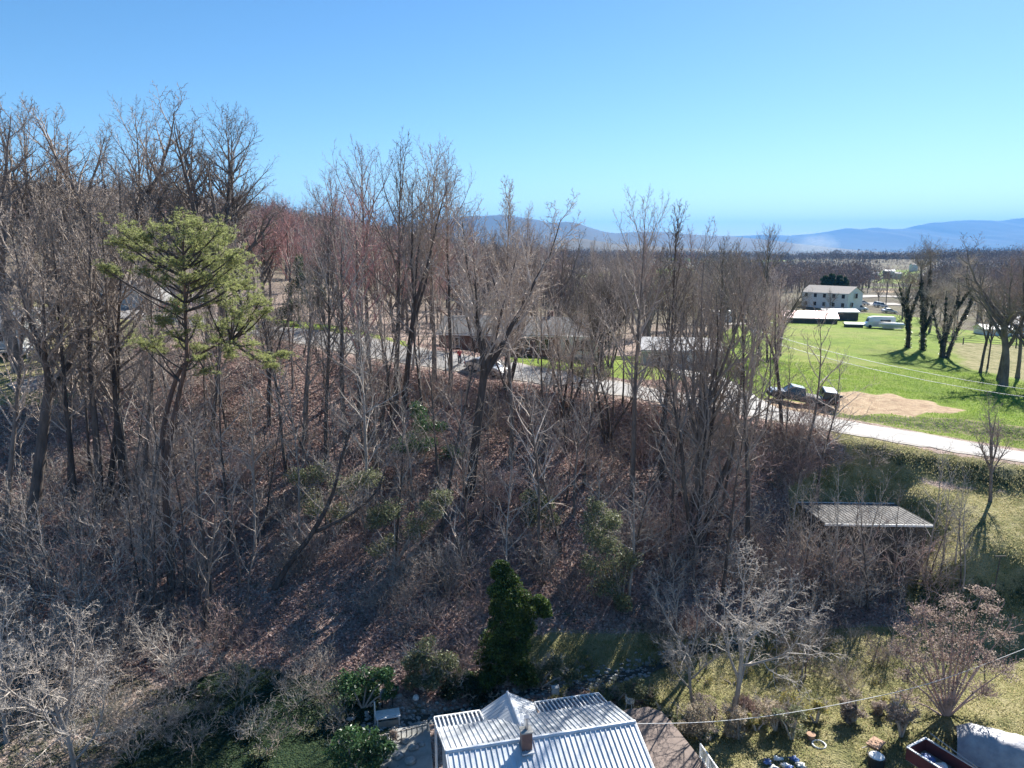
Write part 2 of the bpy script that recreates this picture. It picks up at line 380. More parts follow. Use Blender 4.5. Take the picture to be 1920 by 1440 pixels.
def ground_material():
    m, t, b, out = nt('land_cover')
    pos = objvec(t, True)
    a = N(t, 'ShaderNodeAttribute', attribute_name='cover')
    sep = N(t, 'ShaderNodeSeparateColor'); t.links.new(a.outputs['Color'], sep.inputs[0])
    edge = noise_(t, 1.3, 5, .7, pos); edge2 = noise_(t, 7, 4, .7, pos)
    e = math_(t, 'ADD', math_(t, 'MULTIPLY', edge, .6), math_(t, 'MULTIPLY', edge2, .4))
    def mask(s):
        d = math_(t, 'SUBTRACT', s, e); return math_(t, 'MULTIPLY_ADD', d, 5.0, True), t.nodes[-1]
    def mk(s):
        d = math_(t, 'SUBTRACT', s, e); n = N(t, 'ShaderNodeMath', operation='MULTIPLY_ADD', use_clamp=True)
        t.links.new(d, n.inputs[0]); n.inputs[1].default_value = 5; n.inputs[2].default_value = .5; return n.outputs[0]
    # leaf litter: a cell per fallen leaf
    vo = N(t, 'ShaderNodeTexVoronoi'); vo.inputs['Scale'].default_value = 9; t.links.new(pos, vo.inputs['Vector'])
    sc = N(t, 'ShaderNodeSeparateColor'); t.links.new(vo.outputs['Color'], sc.inputs[0])
    leaf = ramp(t, sc.outputs[0], [(0, (.07, .05, .04)), (.3, (.21, .145, .115)), (.6, (.37, .27, .23)), (.85, (.50, .385, .34)), (1, (.64, .54, .49))])
    bare = ramp(t, noise_(t, .5, 5, .65, pos), [(.35, (.16, .125, .10)), (.5, (.35, .265, .22)), (.72, (.47, .375, .325))])
    litter = mixc(t, .5, leaf, bare)
    vb = N(t, 'ShaderNodeTexVoronoi'); vb.inputs['Scale'].default_value = 2.2; t.links.new(pos, vb.inputs['Vector'])
    litter = mixc(t, ramp(t, noise_(t, .9, 3, .6, pos), [(.55, (0, 0, 0)), (.66, (.5, .5, .5))]), litter, (.07, .085, .03))
    sx = N(t, 'ShaderNodeSeparateXYZ'); t.links.new(pos, sx.inputs[0])
    mr = N(t, 'ShaderNodeMapRange'); mr.inputs[1].default_value = 105; mr.inputs[2].default_value = 190; t.links.new(sx.outputs[1], mr.inputs[0])
    litter = mixc(t, mr.outputs[0], litter, ramp(t, noise_(t, .05, 6, .7, pos), [(.3, (.06, .055, .035)), (.5, (.12, .10, .07)), (.7, (.17, .16, .09))]))
    lushc = ramp(t, noise_(t, .25, 7, .7, pos), [(.3, (.11, .17, .025)), (.5, (.20, .28, .035)), (.7, (.30, .33, .07))])
    lushc = mixc(t, math_(t, 'MULTIPLY', noise_(t, 14, 3, .7, pos), .6), lushc, (.06, .10, .015))
    lushc = mixc(t, ramp(t, noise_(t, .045, 6, .7, pos), [(.48, (0, 0, 0)), (.68, (.65, .65, .65))]), lushc, (.27, .245, .10))
    dryc = ramp(t, noise_(t, .6, 7, .72, pos), [(.28, (.08, .09, .035)), (.45, (.25, .235, .10)), (.6, (.40, .35, .19)), (.75, (.15, .18, .05))])
    dryc = mixc(t, math_(t, 'MULTIPLY', noise_(t, 11, 3, .7, pos), .5), dryc, (.07, .07, .03))
    dirtc = ramp(t, noise_(t, 1.2, 7, .7, pos), [(.3, (.26, .17, .11)), (.55, (.42, .31, .20)), (.75, (.50, .41, .29))])
    ivy_shadec = ramp(t, noise_(t, 4, 6, .75, pos), [(.35, (.008, .018, .010)), (.5, (.022, .04, .018)), (.7, (.06, .075, .035)), (.85, (.12, .11, .06))])  # dark greens for the ivy banks and for the painted shade
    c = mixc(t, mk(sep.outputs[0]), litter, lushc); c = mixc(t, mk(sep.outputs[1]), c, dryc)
    c = mixc(t, mk(a.outputs['Alpha']), c, ivy_shadec); c = mixc(t, mk(sep.outputs[2]), c, dirtc)
    t.links.new(c, b.inputs['Base Color']); b.inputs['Roughness'].default_value = .95; b.inputs['Specular IOR Level'].default_value = .1
    h = math_(t, 'ADD', vo.outputs['Distance'], math_(t, 'MULTIPLY', noise_(t, 3, 6, .7, pos), 2.5))
    t.links.new(bump_(t, h, .9, .12), b.inputs['Normal'])
    return m
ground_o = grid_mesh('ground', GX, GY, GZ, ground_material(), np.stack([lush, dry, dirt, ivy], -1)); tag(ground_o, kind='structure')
def bil(x, y):
    """height of the meshed sheet itself"""
    i = int(np.clip(np.searchsorted(xs, x)-1, 0, len(xs)-2)); j = int(np.clip(np.searchsorted(ys, y)-1, 0, len(ys)-2))
    fx = (x-xs[i])/(xs[i+1]-xs[i]); fy = (y-ys[j])/(ys[j+1]-ys[j])
    return float((GZ[j, i]*(1-fx)+GZ[j, i+1]*fx)*(1-fy)+(GZ[j+1, i]*(1-fx)+GZ[j+1, i+1]*fx)*fy)
def cr(pts, n):
    """smooth curve through points"""
    out = []; P = [pts[0]]+list(pts)+[pts[-1]]
    for i in range(1, len(P)-2):
        for k in range(n):
            s = k/n; a, b, c, d = P[i-1], P[i], P[i+1], P[i+2]
            out.append(.5*((2*b)+(c-a)*s+(2*a-5*b+4*c-d)*s*s+(3*b-a-3*c+d)*s**3))
    out.append(P[-2]); return out
def strip(name, pts, widths, mat, lift=.05, across=8, wob=0, seed=0, kind='structure'):
    b = MB(); n = len(pts)
    for i, p in enumerate(pts):
        q = pts[min(i+1, n-1)]-pts[max(i-1, 0)]; q.z = 0; q = norm(q); nn = Vector((-q.y, q.x, 0)); w = widths[i]
        for k in range(across+1):
            e = (k/across-.5)*w
            if k in (0, across) and wob: e += wob*noise.noise(Vector((i*.6, k*3.3, seed)))
            x, y = p.x+nn.x*e, p.y+nn.y*e
            b.v.append((x, y, bil(x, y)+lift-(.04 if k in (0, across) and lift > .06 else 0)))
        if i:
            for k in range(across):
                s = (i-1)*(across+1)+k; b.face((s, s+1, s+across+2, s+across+1))
    o = b.build(name, mat, None, True)
    if kind: tag(o, kind=kind)
    return o
M = {}
m, t, b_, out = nt('worn_asphalt'); pos = objvec(t, True)
c = ramp(t, noise_(t, .35, 6, .65, pos), [(.3, (.14, .135, .125)), (.55, (.205, .195, .185)), (.75, (.26, .245, .225))])
c = mixc(t, ramp(t, noise_(t, 2.2, 8, .8, pos), [(.55, (0, 0, 0)), (.58, (.6, .6, .6))]), c, (.13, .125, .12))
t.links.new(c, b_.inputs['Base Color']); b_.inputs['Roughness'].default_value = .8
t.links.new(bump_(t, noise_(t, 40, 3, .6, pos), .3, .01), b_.inputs['Normal']); M['asphalt'] = m
M['gravel'] = pmat('pale_gravel', (.36, .33, .30), (.20, .18, .15), 6, .95, .8, .03, world=True)
M['clay'] = pmat('bare_clay', (.42, .27, .18), (.25, .15, .10), 1.5, .95, .6, .05, world=True)
cen = [c.copy() for c in RCD]; wid = np.interp(np.arange(len(cen))/8, np.arange(len(ROADC)), [w for c, w in ROADC])
def perp_w(i):
    q = cen[min(i+1, len(cen)-1)]-cen[max(i-1, 0)]; q.z = 0; return abs(norm(q).x)
wid = [min(w*max(.55, perp_w(i))*.9, 5.6) for i, w in enumerate(wid)]
strip('road_shoulder', cen, [w+1.0 for w in wid], M['gravel'], .05, 8, .7, 2)
strip('road', cen, wid, M['asphalt'], .10, 8, .12, 5)
dw = cr([at(1425,765,67)*1, on_ground(1375,742), on_ground(1335,716), on_ground(1300,700), on_ground(1265,694)], 10)
strip('driveway', dw, [7, *[5.2]*(len(dw)-1)], M['asphalt'], .16, 6, .3, 3)
lane = cr([on_ground(20,728), on_ground(75,716), on_ground(130,700), on_ground(185,688), on_ground(215,668), on_ground(200,640)], 8)
strip('garden_path', lane, [2.8]*len(lane), M['gravel'], .09, 4, .3, 9)
lane2 = cr([on_ground(90,588), on_ground(150,572), on_ground(200,578), on_ground(262,596)], 8)
strip('driveway', lane2, [5]*len(lane2), M['asphalt'], .18, 4, .3, 4)
lane3 = cr([on_ground(1300,612), on_ground(1400,608), on_ground(1440,606)], 8)
strip('farm_lane', lane3, [4]*len(lane3), M['gravel'], .18, 4, .2, 6)
strip('parking_court', cr([on_ground(1575,580), on_ground(1625,571), on_ground(1690,572)], 6), [7]*13, M['gravel'], .25, 4, .2, 6)
strip('parking_court', cr([on_ground(1600,557), on_ground(1650,556), on_ground(1720,560)], 6), [9]*13, M['gravel'], .25, 4, .2, 6)
# creek
m, t, b_, out = nt('creek_water'); b_.inputs['Base Color'].default_value = (.05, .06, .055, 1); b_.inputs['Roughness'].default_value = .08
t.links.new(bump_(t, noise_(t, 5, 4, .6, objvec(t, True)), .5, .05), b_.inputs['Normal']); M['water'] = m
ck = cr(CREEK, 12); b = MB()
for i, p in enumerate(ck):
    q = norm(ck[min(i+1, len(ck)-1)]-ck[max(i-1, 0)]); nn = Vector((-q.y, q.x, 0)); z = ground(p.x, p.y)+.12
    for e in (-.75, .75): b.v.append((p.x+nn.x*e, p.y+nn.y*e, z))
    if i: s = 2*i-2; b.face((s, s+1, s+3, s+2))
tag(b.build('water', M['water']), kind='structure')
M['stone'] = pmat('creek_stone', (.42, .42, .40), (.14, .14, .13), 5, .8, .4, .02, world=True)
rng = random.Random(5); b = MB()
for i in range(900):
    s = rng.random()*(len(ck)-1); a = ck[int(s)]; c = ck[min(int(s)+1, len(ck)-1)]; p = a.lerp(c, s % 1)
    x = p.x+rng.gauss(0, .5); y = p.y+rng.gauss(0, .42); r = rng.uniform(.05, .17)
    b.blob((x, y, bil(x, y)+r*.3), (r, r*rng.uniform(.6, 1), r*rng.uniform(.4, .7)), i, .5, 7, 4)
tag(b.build('creek_stones', M['stone'], None, True), 'pale stones and cobbles lining the shaded creek behind the metal roofed house', 'stones', kind='stuff')
# ---------------------------------------------------------------- mountains
def mountain(name, prof, Y, base, depth, mat, seed, bumps=None):
    pr = [at(px, py, Y) for px, py in prof]
    X = np.linspace(pr[0].x, pr[-1].x, 260); top = np.interp(X, [p.x for p in pr], [p.z for p in pr])
    rows = np.linspace(-1, 1, 44); GXm = np.tile(X, (44, 1)); GYm = np.zeros_like(GXm); Z = np.zeros_like(GXm)
    for j, r_ in enumerate(rows):
        s = 1-abs(r_); s = s**.85
        sp = (vnoise(X/(depth*.22)+abs(r_)*1.5, np.full_like(X, abs(r_)*2.5+seed), seed)-.5)*.5*(1-s)*s*4
        GYm[j] = Y+r_*depth; Z[j] = base+(top-base)*np.clip(s+sp*.35, 0, 1)
        Z[j] += (vnoise(X/(depth*.04), np.full_like(X, j*.7), seed+1)-.5)*.03*(top-base)*min(1, s*3)
    return tag(grid_mesh(name, GXm, GYm, Z, mat), kind='structure')
M['forest_far'] = pmat('far_forest', (.022, .02, .018), (.008, .01, .009), .012, .95, 0, world=True)
M['forest_far'].name = 'far_forest_cover'
mountain('hills', [(1150,470),(1300,446),(1380,442),(1430,440),(1480,441.5),(1530,437),(1560,433),(1590,427),(1612,429),(1640,425.5),(1665,429),(1700,428),(1722,422),(1750,417),(1790,413.5),(1830,411.5),(1870,414),(1920,408),(2100,404),(2500,410)], 11500, 0, 3300, M['forest_far'], 3)
mountain('hills', [(-900,450),(100,430),(700,428),(800,415),(880,405),(915,403.5),(945,402.5),(980,407),(1010,411),(1028,418),(1045,416),(1065,414.5),(1082,418),(1100,425),(1130,434),(1150,437),(1200,434),(1240,434.5),(1290,439),(1380,443),(1430,452),(1500,466),(1700,484)], 6200, 0, 2100, M['forest_far'], 7)
mountain('hills', [(300,475),(700,470),(1000,462),(1040,451),(1090,447),(1150,456),(1250,463),(1400,472),(1560,486),(1640,482),(1700,478),(1800,474),(1900,470),(2300,468)], 2300, 5, 650, M['forest_far'], 12)
# ---------------------------------------------------------------- trees
M['bark'] = barkmat('grey_brown_bark', (.22, .185, .16), (.075, .062, .054))
M['bark_dark'] = barkmat('dark_bark', (.13, .108, .095), (.038, .032, .028))
M['bark_red'] = barkmat('reddish_pine_bark', (.16, .105, .08), (.06, .042, .033))
M['bark_pale'] = barkmat('pale_grey_bark', (.38, .345, .31), (.18, .16, .14), .15)
M['twig'] = barkmat('grey_twigs', (.48, .405, .34), (.27, .225, .19), .42)
M['twig_dark'] = barkmat('brown_twigs', (.32, .265, .22), (.17, .14, .115), .42)
M['twig_red'] = barkmat('red_budding_twigs', (.50, .29, .265), (.32, .18, .165), .25)
M['twig_pale'] = barkmat('pale_twigs', (.46, .41, .355), (.27, .24, .205), .3)
M['twig_plum'] = barkmat('purplish_twigs', (.42, .30, .26), (.24, .17, .145), .3)
M['needles'] = leafmat('pine_needles', [(.18, .21, .07), (.28, .31, .11), (.37, .39, .17), (.13, .16, .06)], .55, .5)
M['needles_dark'] = leafmat('dark_needles', [(.02, .035, .015), (.035, .06, .02), (.05, .08, .03)], .6, .25)
M['ivy'] = leafmat('ivy_leaves', [(.03, .06, .012), (.065, .11, .022), (.11, .155, .035), (.022, .04, .01)], .5, .35)
M['ivy_dark'] = leafmat('dark_ivy_leaves', [(.012, .022, .008), (.025, .04, .014), (.04, .06, .02)], .45, .2)
M['laurel'] = leafmat('laurel_leaves', [(.04, .09, .03), (.07, .14, .05), (.10, .18, .08), (.03, .06, .02)], .35, .3)
M['privet'] = leafmat('privet_leaves', [(.11, .13, .06), (.18, .20, .10), (.25, .26, .15), (.10, .10, .06)], .5, .35)
M['weed'] = leafmat('yellowing_weeds', [(.16, .18, .05), (.30, .27, .08), (.42, .33, .10), (.24, .26, .10), (.45, .40, .26)], .6, .45)
M['straw'] = leafmat('straw_coloured_leaves', [(.34, .29, .20), (.46, .38, .28), (.24, .19, .13), (.52, .45, .36)], .7, .4)
M['beech'] = leafmat('dry_brown_leaves', [(.23, .18, .15), (.34, .275, .235), (.15, .115, .095), (.43, .36, .31)], .7, .4)
def grow(T, p, d, L, r, lv, P, rng, B=None):
    lo = min(lv, len(P['seg'])-1)
    n = P['seg'][lo]; wig = P['wig'][lo]; tr = P['trop'][lo]; tap = P['taper'][lo]
    pts = [p]; rad = [r]; dirs = [d]; st = L/n
    last = lv >= P['max']
    for i in range(n):
        d = norm(d+Vector((rng.gauss(0, wig), rng.gauss(0, wig), rng.gauss(0, wig)+tr)))
        p = p+d*st; pts.append(p); dirs.append(d); rad.append(r*(1-tap*((i+1)/n)**P.get('tp', 1)))
    if last: rad[-1] = 0
    tgt = T[0] if lv <= P.get('trunk_lv', 0) else T[1]
    tgt.tube(pts, rad, P['sides'][lo])
    T[2].append((pts[-1], dirs[-1], lv))
    if last: return
    cnt = P['cnt'][lo]; s0 = P['start'][lo]; ang = R(P['ang'][lo]); ph = rng.random()*6.28
    for k in range(cnt):
        t = s0+(1-s0)*(k+rng.random()*.9)/cnt; t = min(t, .99)
        x = t*n; i = min(int(x), n-1); q = pts[i].lerp(pts[i+1], x-i); dd = dirs[min(i+1, n)]
        ph += 2.4+rng.uniform(-.5, .5)
        u = dd.orthogonal().normalized(); w = dd.cross(u)
        a = ang*rng.uniform(.65, 1.3)*(P['angtop'][lo] if t > .8 else 1)
        nd = norm(dd*math.cos(a)+(u*math.cos(ph)+w*math.sin(ph))*math.sin(a))
        tt = (t-s0)/(1-s0); shp = P['shape'][lo]; f = shp[0]*(1-tt)+shp[1]*tt if len(shp) == 2 else (shp[0]*(1-2*tt)+shp[1]*2*tt if tt < .5 else shp[1]*(2-2*tt)+shp[2]*(2*tt-1))
        cl = L*P['ratio'][lo]*f*rng.uniform(.7, 1.2)
        rr = rad[i]*(1-(x-i))+rad[i+1]*(x-i)
        cr_ = max(P['rmin'][min(lv+1, len(P['rmin'])-1)], min(rr*.85, r*P['rr'][lo]*(f**.5)))
        grow(T, q, nd, cl, cr_, lv+1, P, rng)
POPLAR = dict(max=4, seg=[14, 7, 4, 3, 1], wig=[.02, .07, .12, .16, .2], trop=[.02, .10, .07, .05, .03], taper=[.93, .9, .88, .85, 1], sides=[9, 5, 3, 3, 3],
    cnt=[24, 7, 5, 2], start=[.33, .18, .12, .15], ang=[48, 38, 42, 45], angtop=[.6, .7, .8, .8], shape=[(.9, 1.1, .35), (1.1, .5), (1, .5), (1, .6)],
    ratio=[.30, .42, .46, .5], rr=[.34, .45, .5, .6], rmin=[.1, .032, .018, .014, .012])
OAK = dict(max=5, trunk_lv=1, seg=[5, 9, 6, 4, 3, 1], wig=[.035, .075, .11, .15, .2, .2], trop=[.02, .08, .08, .06, .05, .04], taper=[.3, .9, .88, .85, .85, 1], sides=[10, 7, 4, 3, 3, 3],
    cnt=[7, 9, 7, 5, 2], start=[.55, .22, .15, .15, .15], ang=[36, 42, 45, 45, 45], angtop=[.9, .7, .8, .8, .8], shape=[(.9, 1.15), (1.1, .5), (1.05, .55), (1, .6), (1, .6)],
    ratio=[1.05, .42, .44, .46, .5], rr=[.62, .45, .5, .55, .6], rmin=[.1, .05, .03, .018, .014, .013])
SLIM = dict(max=3, seg=[12, 6, 4, 2], wig=[.035, .10, .15, .2], trop=[.03, .12, .07, .04], taper=[.92, .9, .9, 1], sides=[6, 4, 3, 3],
    cnt=[15, 5, 2], start=[.28, .15, .1], ang=[46, 42, 45], angtop=[.6, .8, .8], shape=[(1, 1, .4), (1, .5), (1, .5)],
    ratio=[.27, .45, .5], rr=[.4, .5, .6], rmin=[.05, .024, .016, .013])
def tree_meshes(name, seed, H, r, P, stems=1, spread=0, lean=(0, 0), over=None):
    rng = random.Random(seed); P = dict(P); P.update(over or {}); T = (MB(), MB(), [])
    for s in range(stems):
        a = s*6.283/max(1, stems)+rng.random(); sp = spread*rng.uniform(.6, 1.2) if stems > 1 else 0
        d = norm(Vector((math.cos(a)*sp+lean[0]+rng.gauss(0, .015), math.sin(a)*sp+lean[1]+rng.gauss(0, .015), 1)))
        base = Vector((math.cos(a)*r*.7, math.sin(a)*r*.7, -.4)) if stems > 1 else Vector((0, 0, -.4))
        L0 = H if P is None or P['trunk_lv' if 'trunk_lv' in P else 'max'] != 1 else H*.44
        if stems == 1: T[0].tube([base, base+d*.5, base+d*1.3], [r*1.5, r*1.18, r*.98], 9)
        grow(T, base, d, L0*rng.uniform(.85, 1.05) if stems > 1 else L0, r*(rng.uniform(.5, .8) if stems > 1 else 1), 0, P, rng)
    return T
PROTO = {}
def proto(key, T, barkm, twigm, name):
    a = T[0].mesh(name+'_trunk', M[barkm], True); c = T[1].mesh(name+'_crown', M[twigm], False)
    PROTO[key] = (a, c); return T
def remat(key, new, barkm, twigm):
    a, c = PROTO[key]; a = a.copy(); c = c.copy(); a.materials[0] = M[barkm]; c.materials[0] = M[twigm]; PROTO[new] = (a, c)
def plant(key, name, loc, s=1, rz=0, label=None, cat='tree', group=None, sz=None, tilt=None, parts=('trunk', 'crown')):
    o = empty(name, loc, rz, label, cat, group)
    if tilt: o.rotation_euler = (tilt[0], tilt[1], rz)
    for me, pn in zip(PROTO[key], parts):
        if me is None: continue
        c = bpy.data.objects.new(pn, me); COL.objects.link(c); c.parent = o; c.scale = (s, s, sz or s)
    return o
# kinds (all about 20 m tall unless said)
for i in range(3): proto('poplar%d' % i, tree_meshes('p', 10+i, 21, .27, POPLAR), 'bark', 'twig', 'tulip_tree')
proto('spire0', tree_meshes('p', 31, 21, .21, POPLAR, over=dict(ratio=[.19, .42, .46, .5], cnt=[30, 7, 5, 4], ang=[36, 34, 40, 45], trop=[.02, .16, .08, .05, .03])), 'bark', 'twig', 'slender_tulip_tree')
for i in range(3): proto('oak%d' % i, tree_meshes('o', 40+i, 20, .34, OAK), 'bark', 'twig_dark', 'oak')
for i in range(2): proto('fork%d' % i, tree_meshes('f', 60+i, 21, .30, OAK, over=dict(cnt=[4, 12, 7, 5, 4], ang=[20, 36, 42, 45, 45], start=[.7, .15, .15, .15, .15], trop=[.02, .08, .06, .05, .04, .03])), 'bark_dark', 'twig', 'forked_tree')
for i in range(5): proto('slim%d' % i, tree_meshes('s', 80+i, 14, .125, SLIM, lean=((i-2)*.04, 0)), 'bark' if i % 2 else 'bark_dark', 'twig', 'slender_tree')
for i in range(2): proto('clump%d' % i, tree_meshes('c', 100+i, 16, .34, SLIM, stems=4, spread=.26, over=dict(cnt=[15, 7, 5], max=3, ratio=[.30, .5, .5], wig=[.07, .13, .18, .2], ang=[40, 42, 45])), 'bark_dark', 'twig', 'many_stemmed_tree')
for i in range(2): proto('pale%d' % i, tree_meshes('w', 120+i, 11, .13, OAK, over=dict(cnt=[6, 8, 7, 5, 4], ang=[50, 50, 55, 55, 55], wig=[.06, .12, .15, .17, .2, .2], trop=[.02, .06, .05, .03, .02, 0], start=[.35, .2, .15, .15, .15], rr=[.6, .4, .45, .5, .6], rmin=[.06, .03, .016, .011, .009, .008])), 'bark_pale', 'twig_pale', 'pale_tree')
for i in range(5):
    proto('brush%d' % i, tree_meshes('b', 140+i, 3.6, .035, SLIM, stems=9, spread=.6, over=dict(seg=[6, 4, 2, 1], cnt=[6, 4, 2], start=[.2, .1, .1], wig=[.10, .15, .18, .2], trop=[-.01, .05, .02, 0], ratio=[.42, .5, .5], rmin=[.024, .017, .013, .012])), 'twig', 'twig', 'brush')
for i in range(5): remat('brush%d' % i, 'brushred%d' % i, 'twig_plum', 'twig_plum'); remat('brush%d' % i, 'brushpale%d' % i, 'twig_pale', 'twig_pale'); remat('brush%d' % i, 'brushdark%d' % i, 'twig_dark', 'twig_dark')
remat('oak0', 'maple0', 'bark', 'twig_red'); remat('oak1', 'maple1', 'bark', 'twig_red'); remat('poplar1', 'maple2', 'bark', 'twig_red')
for k in ('poplar0', 'poplar1', 'poplar2', 'spire0'): remat(k, k+'d', 'bark_dark', 'twig_dark'); remat(k, k+'p', 'bark', 'twig_plum')
for i in range(5): remat('slim%d' % i, 'slimpale%d' % i, 'bark_pale', 'twig_pale')
# leaves
def leaf_cards(b, c, n, rad, size, rng, flat=1.0, shell=False):
    for _ in range(n):
        v = Vector((rng.gauss(0, 1), rng.gauss(0, 1), rng.gauss(0, 1))); v = norm(v)*(rng.random()**(.33 if not shell else .15))
        p = Vector((c[0]+v.x*rad[0], c[1]+v.y*rad[1], c[2]+v.z*rad[2]))
        u = norm(Vector((rng.gauss(0, 1), rng.gauss(0, 1), rng.gauss(0, 1)*flat))); w = norm(u.orthogonal()*math.cos(rng.random()*6)+u.cross(u.orthogonal())*.7)
        s = size*rng.uniform(.6, 1.3)
        k = len(b.v); b.v += [tuple(p-u*s), tuple(p+w*s*.5), tuple(p+u*s), tuple(p-w*s*.5)]; b.face((k, k+1, k+2, k+3))
def needle_tuft(b, c, n, L, rng, up=.4):
    for _ in range(n):
        d = norm(Vector((rng.gauss(0, 1), rng.gauss(0, 1), rng.gauss(0, .7)+up)))*L*rng.uniform(.6, 1.2)
        s = norm(d.cross(Vector((rng.random(), rng.random(), .3))))*L*.075
        k = len(b.v); c_ = Vector(c); b.v += [tuple(c_-s), tuple(c_+s), tuple(c_+d)]; b.face((k, k+1, k+2))
# ---------------------------------------------------------------- planting
def topz(px, py, Y): return at(px, py, Y).z
HT = {}
def height(key):
    if key not in HT:
        z = 0
        for me in PROTO[key]:
            if me: a = np.empty(len(me.vertices)*3, np.float32); me.vertices.foreach_get('co', a); z = max(z, float(a[2::3].max()))
        HT[key] = z
    return HT[key]
RN = random.Random(77)
OCC = []
def hero(key, bx, by, ty, name, label, group=None, Y=None, tx=None, wide=1.0, rz=None, cat='tree'):
    if Y: q = at(bx, by, Y); q.z = ground(q.x, q.y)
    else: q = on_ground(bx, by)
    H = topz(bx, ty, q.y)-q.z; s = H/height(key)
    tilt = None
    if tx is not None:
        lean = ((at(tx, ty, q.y).x-q.x)/H); tilt = (0, math.atan(lean))
    o = empty(name, q, 0, label, cat, group)
    r = RN.random()*6.28 if rz is None else rz
    for me, pn in zip(PROTO[key], ('trunk', 'crown')):
        if me is None: continue
        c = bpy.data.objects.new(pn, me); COL.objects.link(c); c.parent = o; c.rotation_euler = (0, 0, r); c.scale = (s*wide, s*wide, s)
    if tilt: o.rotation_euler = (0, tilt[1], 0)
    OCC.append((q.x, q.y)); return o
G1 = 'tall bare trees on the wooded slope'; G2 = 'bare trees on the hill beyond the road'
H_ = hero
H_('fork0', 882, 935, 335, 'forked_tree', 'tall dark trunk standing alone mid slope, forking into a V below the silver car', G1, tx=905, rz=.4)
H_('poplar0', 742, 778, 232, 'tulip_tree', 'tallest bare tree in the middle clump, thick dark trunk on the pink leaf litter', G1, tx=722)
H_('fork1', 757, 768, 262, 'forked_tree', 'forked bare tree leaning right beside the thick dark trunk of the middle clump', G1, tx=800, wide=.8)
H_('poplar1p', 693, 700, 250, 'tulip_tree', 'bare tree with purplish upper twigs at the left side of the middle clump', G1, tx=665)
H_('poplar2', 815, 715, 252, 'tulip_tree', 'bare grey tree behind the person in red, its rounded top against the sky', G1, tx=815)
H_('poplar0p', 845, 725, 275, 'tulip_tree', 'bare tree at the right edge of the middle clump, crown thinning towards the sky', G1, tx=868, wide=.9)
H_('maple2', 672, 800, 330, 'maple_tree', 'red-budding bare maple among the grey trunks of the middle clump', G1, tx=655)
H_('spire0', 960, 862, 325, 'tulip_tree', 'pointed spire-shaped bare tree standing clear against the blue mountain', G1)
H_('poplar2', 1185, 930, 345, 'tulip_tree', 'tall straight bare tree right of centre whose top rises alone above the mountain ridge', G1, tx=1205, wide=.85)
H_('spire0d', 1240, 900, 372, 'tulip_tree', 'narrow dark bare tree just right of the tall straight one', G1, tx=1255)
H_('clump0', 1300, 1040, 470, 'many_stemmed_tree', 'many-stemmed dark tree spreading like a vase left of the grey roofed barn', G1, wide=1.0, rz=.2)
H_('oak1', 1306, 1035, 400, 'oak_tree', 'old bare oak with black rising limbs behind the fallen pale limb, beside the vase-shaped stems', G1, wide=.6)
H_('poplar1d', 1400, 1075, 440, 'tulip_tree', 'dark trunk rising at the left end of the grey roofed barn', G1, tx=1385, wide=.8)
H_('fork1', 1466, 812, 470, 'forked_tree', 'dark roadside tree standing in front of the parked pickup truck', G1, wide=.75, tx=1460)
H_('slim1', 1500, 905, 560, 'slender_tree', 'slender tree leaning right at the edge of the dry lawn', G1, tx=1620, wide=1.3)
H_('slim3', 1530, 940, 640, 'slender_tree', 'thin bare tree between the barn roof and the road', G1, wide=1.3)
for a in [('poplar0d',232,948,330,245,'tall trunk with a sunlit right edge left of the leaning pine'),('poplar2d',190,968,300,160,'tall dark trunk leaning left, left neighbour of the trunk with the sunlit edge'),
          ('poplar1d',205,940,345,215,'slim dark trunk between two taller trunks left of the pine'),('spire0d',140,985,360,120,'narrow dark trunk in the far left of the wood leaning left'),
          ('fork0',62,1005,330,70,'forked grey trunk in the tangle at the left edge of the photo'),('spire0',15,990,400,30,'grey trunk at the very left edge above the pale limbs'),
          ('spire0',270,960,420,280,'thin grey trunk touching the left branches of the pine'),('poplar0',397,835,430,398,'straight grey trunk directly right of the pine trunk'),
          ('fork1',505,800,520,480,'small dark leaning trunk forking low on the leaf litter left of the road bend'),('spire0d',612,870,400,600,'thin dark trunk on the leaf litter halfway between pine and middle clump'),
          ('spire0',575,830,470,570,'thin bare trunk below the road verge right of the pine'),('poplar1',650,850,380,640,'grey bare tree left of the red-budding maple')]:
    H_(a[0], a[1], a[2], a[3], 'bare_tree', a[5], G1, tx=a[4], wide=1.08)
for i, a in enumerate([('oak0',30,660,150,'big spreading oak at the far left with its crown against the sky',1.2,74),('oak2',105,640,190,'bare oak with a low rounded crown second from the left edge of the skyline',.9,88),
          ('oak1',215,640,148,'bare oak with twisting limbs whose top is the highest of the left skyline',1.15,82),('poplar2d',285,640,178,'bare tree filling the skyline above the pine',1.1,84),
          ('oak2',425,640,162,'broad fan-shaped oak at the right end of the left skyline',1.3,80),('oak0',345,640,186,'bare oak standing just left of the fan-shaped oak',1.1,92),
          ('oak0',395,640,172,'bare oak whose crown merges into the left side of the fan-shaped oak',1.1,84),('poplar2d',455,640,190,'upright bare tree behind the right half of the fan-shaped oak',1.2,86),('oak1',150,640,175,'bare oak filling the gap between the first two skyline oaks',1.0,90),('poplar0d',60,640,165,'upright bare tree rising behind the big oak at the far left',1.2,88),('oak1',-40,650,160,'bare oak cut by the left frame edge',.9,80),('maple0',500,640,335,'red-budding maple right of the fan-shaped oak',.95,104),('maple1',470,640,360,'red-budding maple behind the fan-shaped oak',.9,112),
          ('poplar1p',640,640,300,'purplish bare tree behind the left side of the middle clump',1,96),('maple0',600,640,400,'low red-budding maple beyond the road left of the middle clump',.9,118)]):
    H_(a[0], a[1], a[2], a[3], 'maple_tree' if 'maple' in a[0] else 'oak_tree' if 'oak' in a[0] else 'bare_tree', a[4], G2, Y=a[6], wide=a[5])
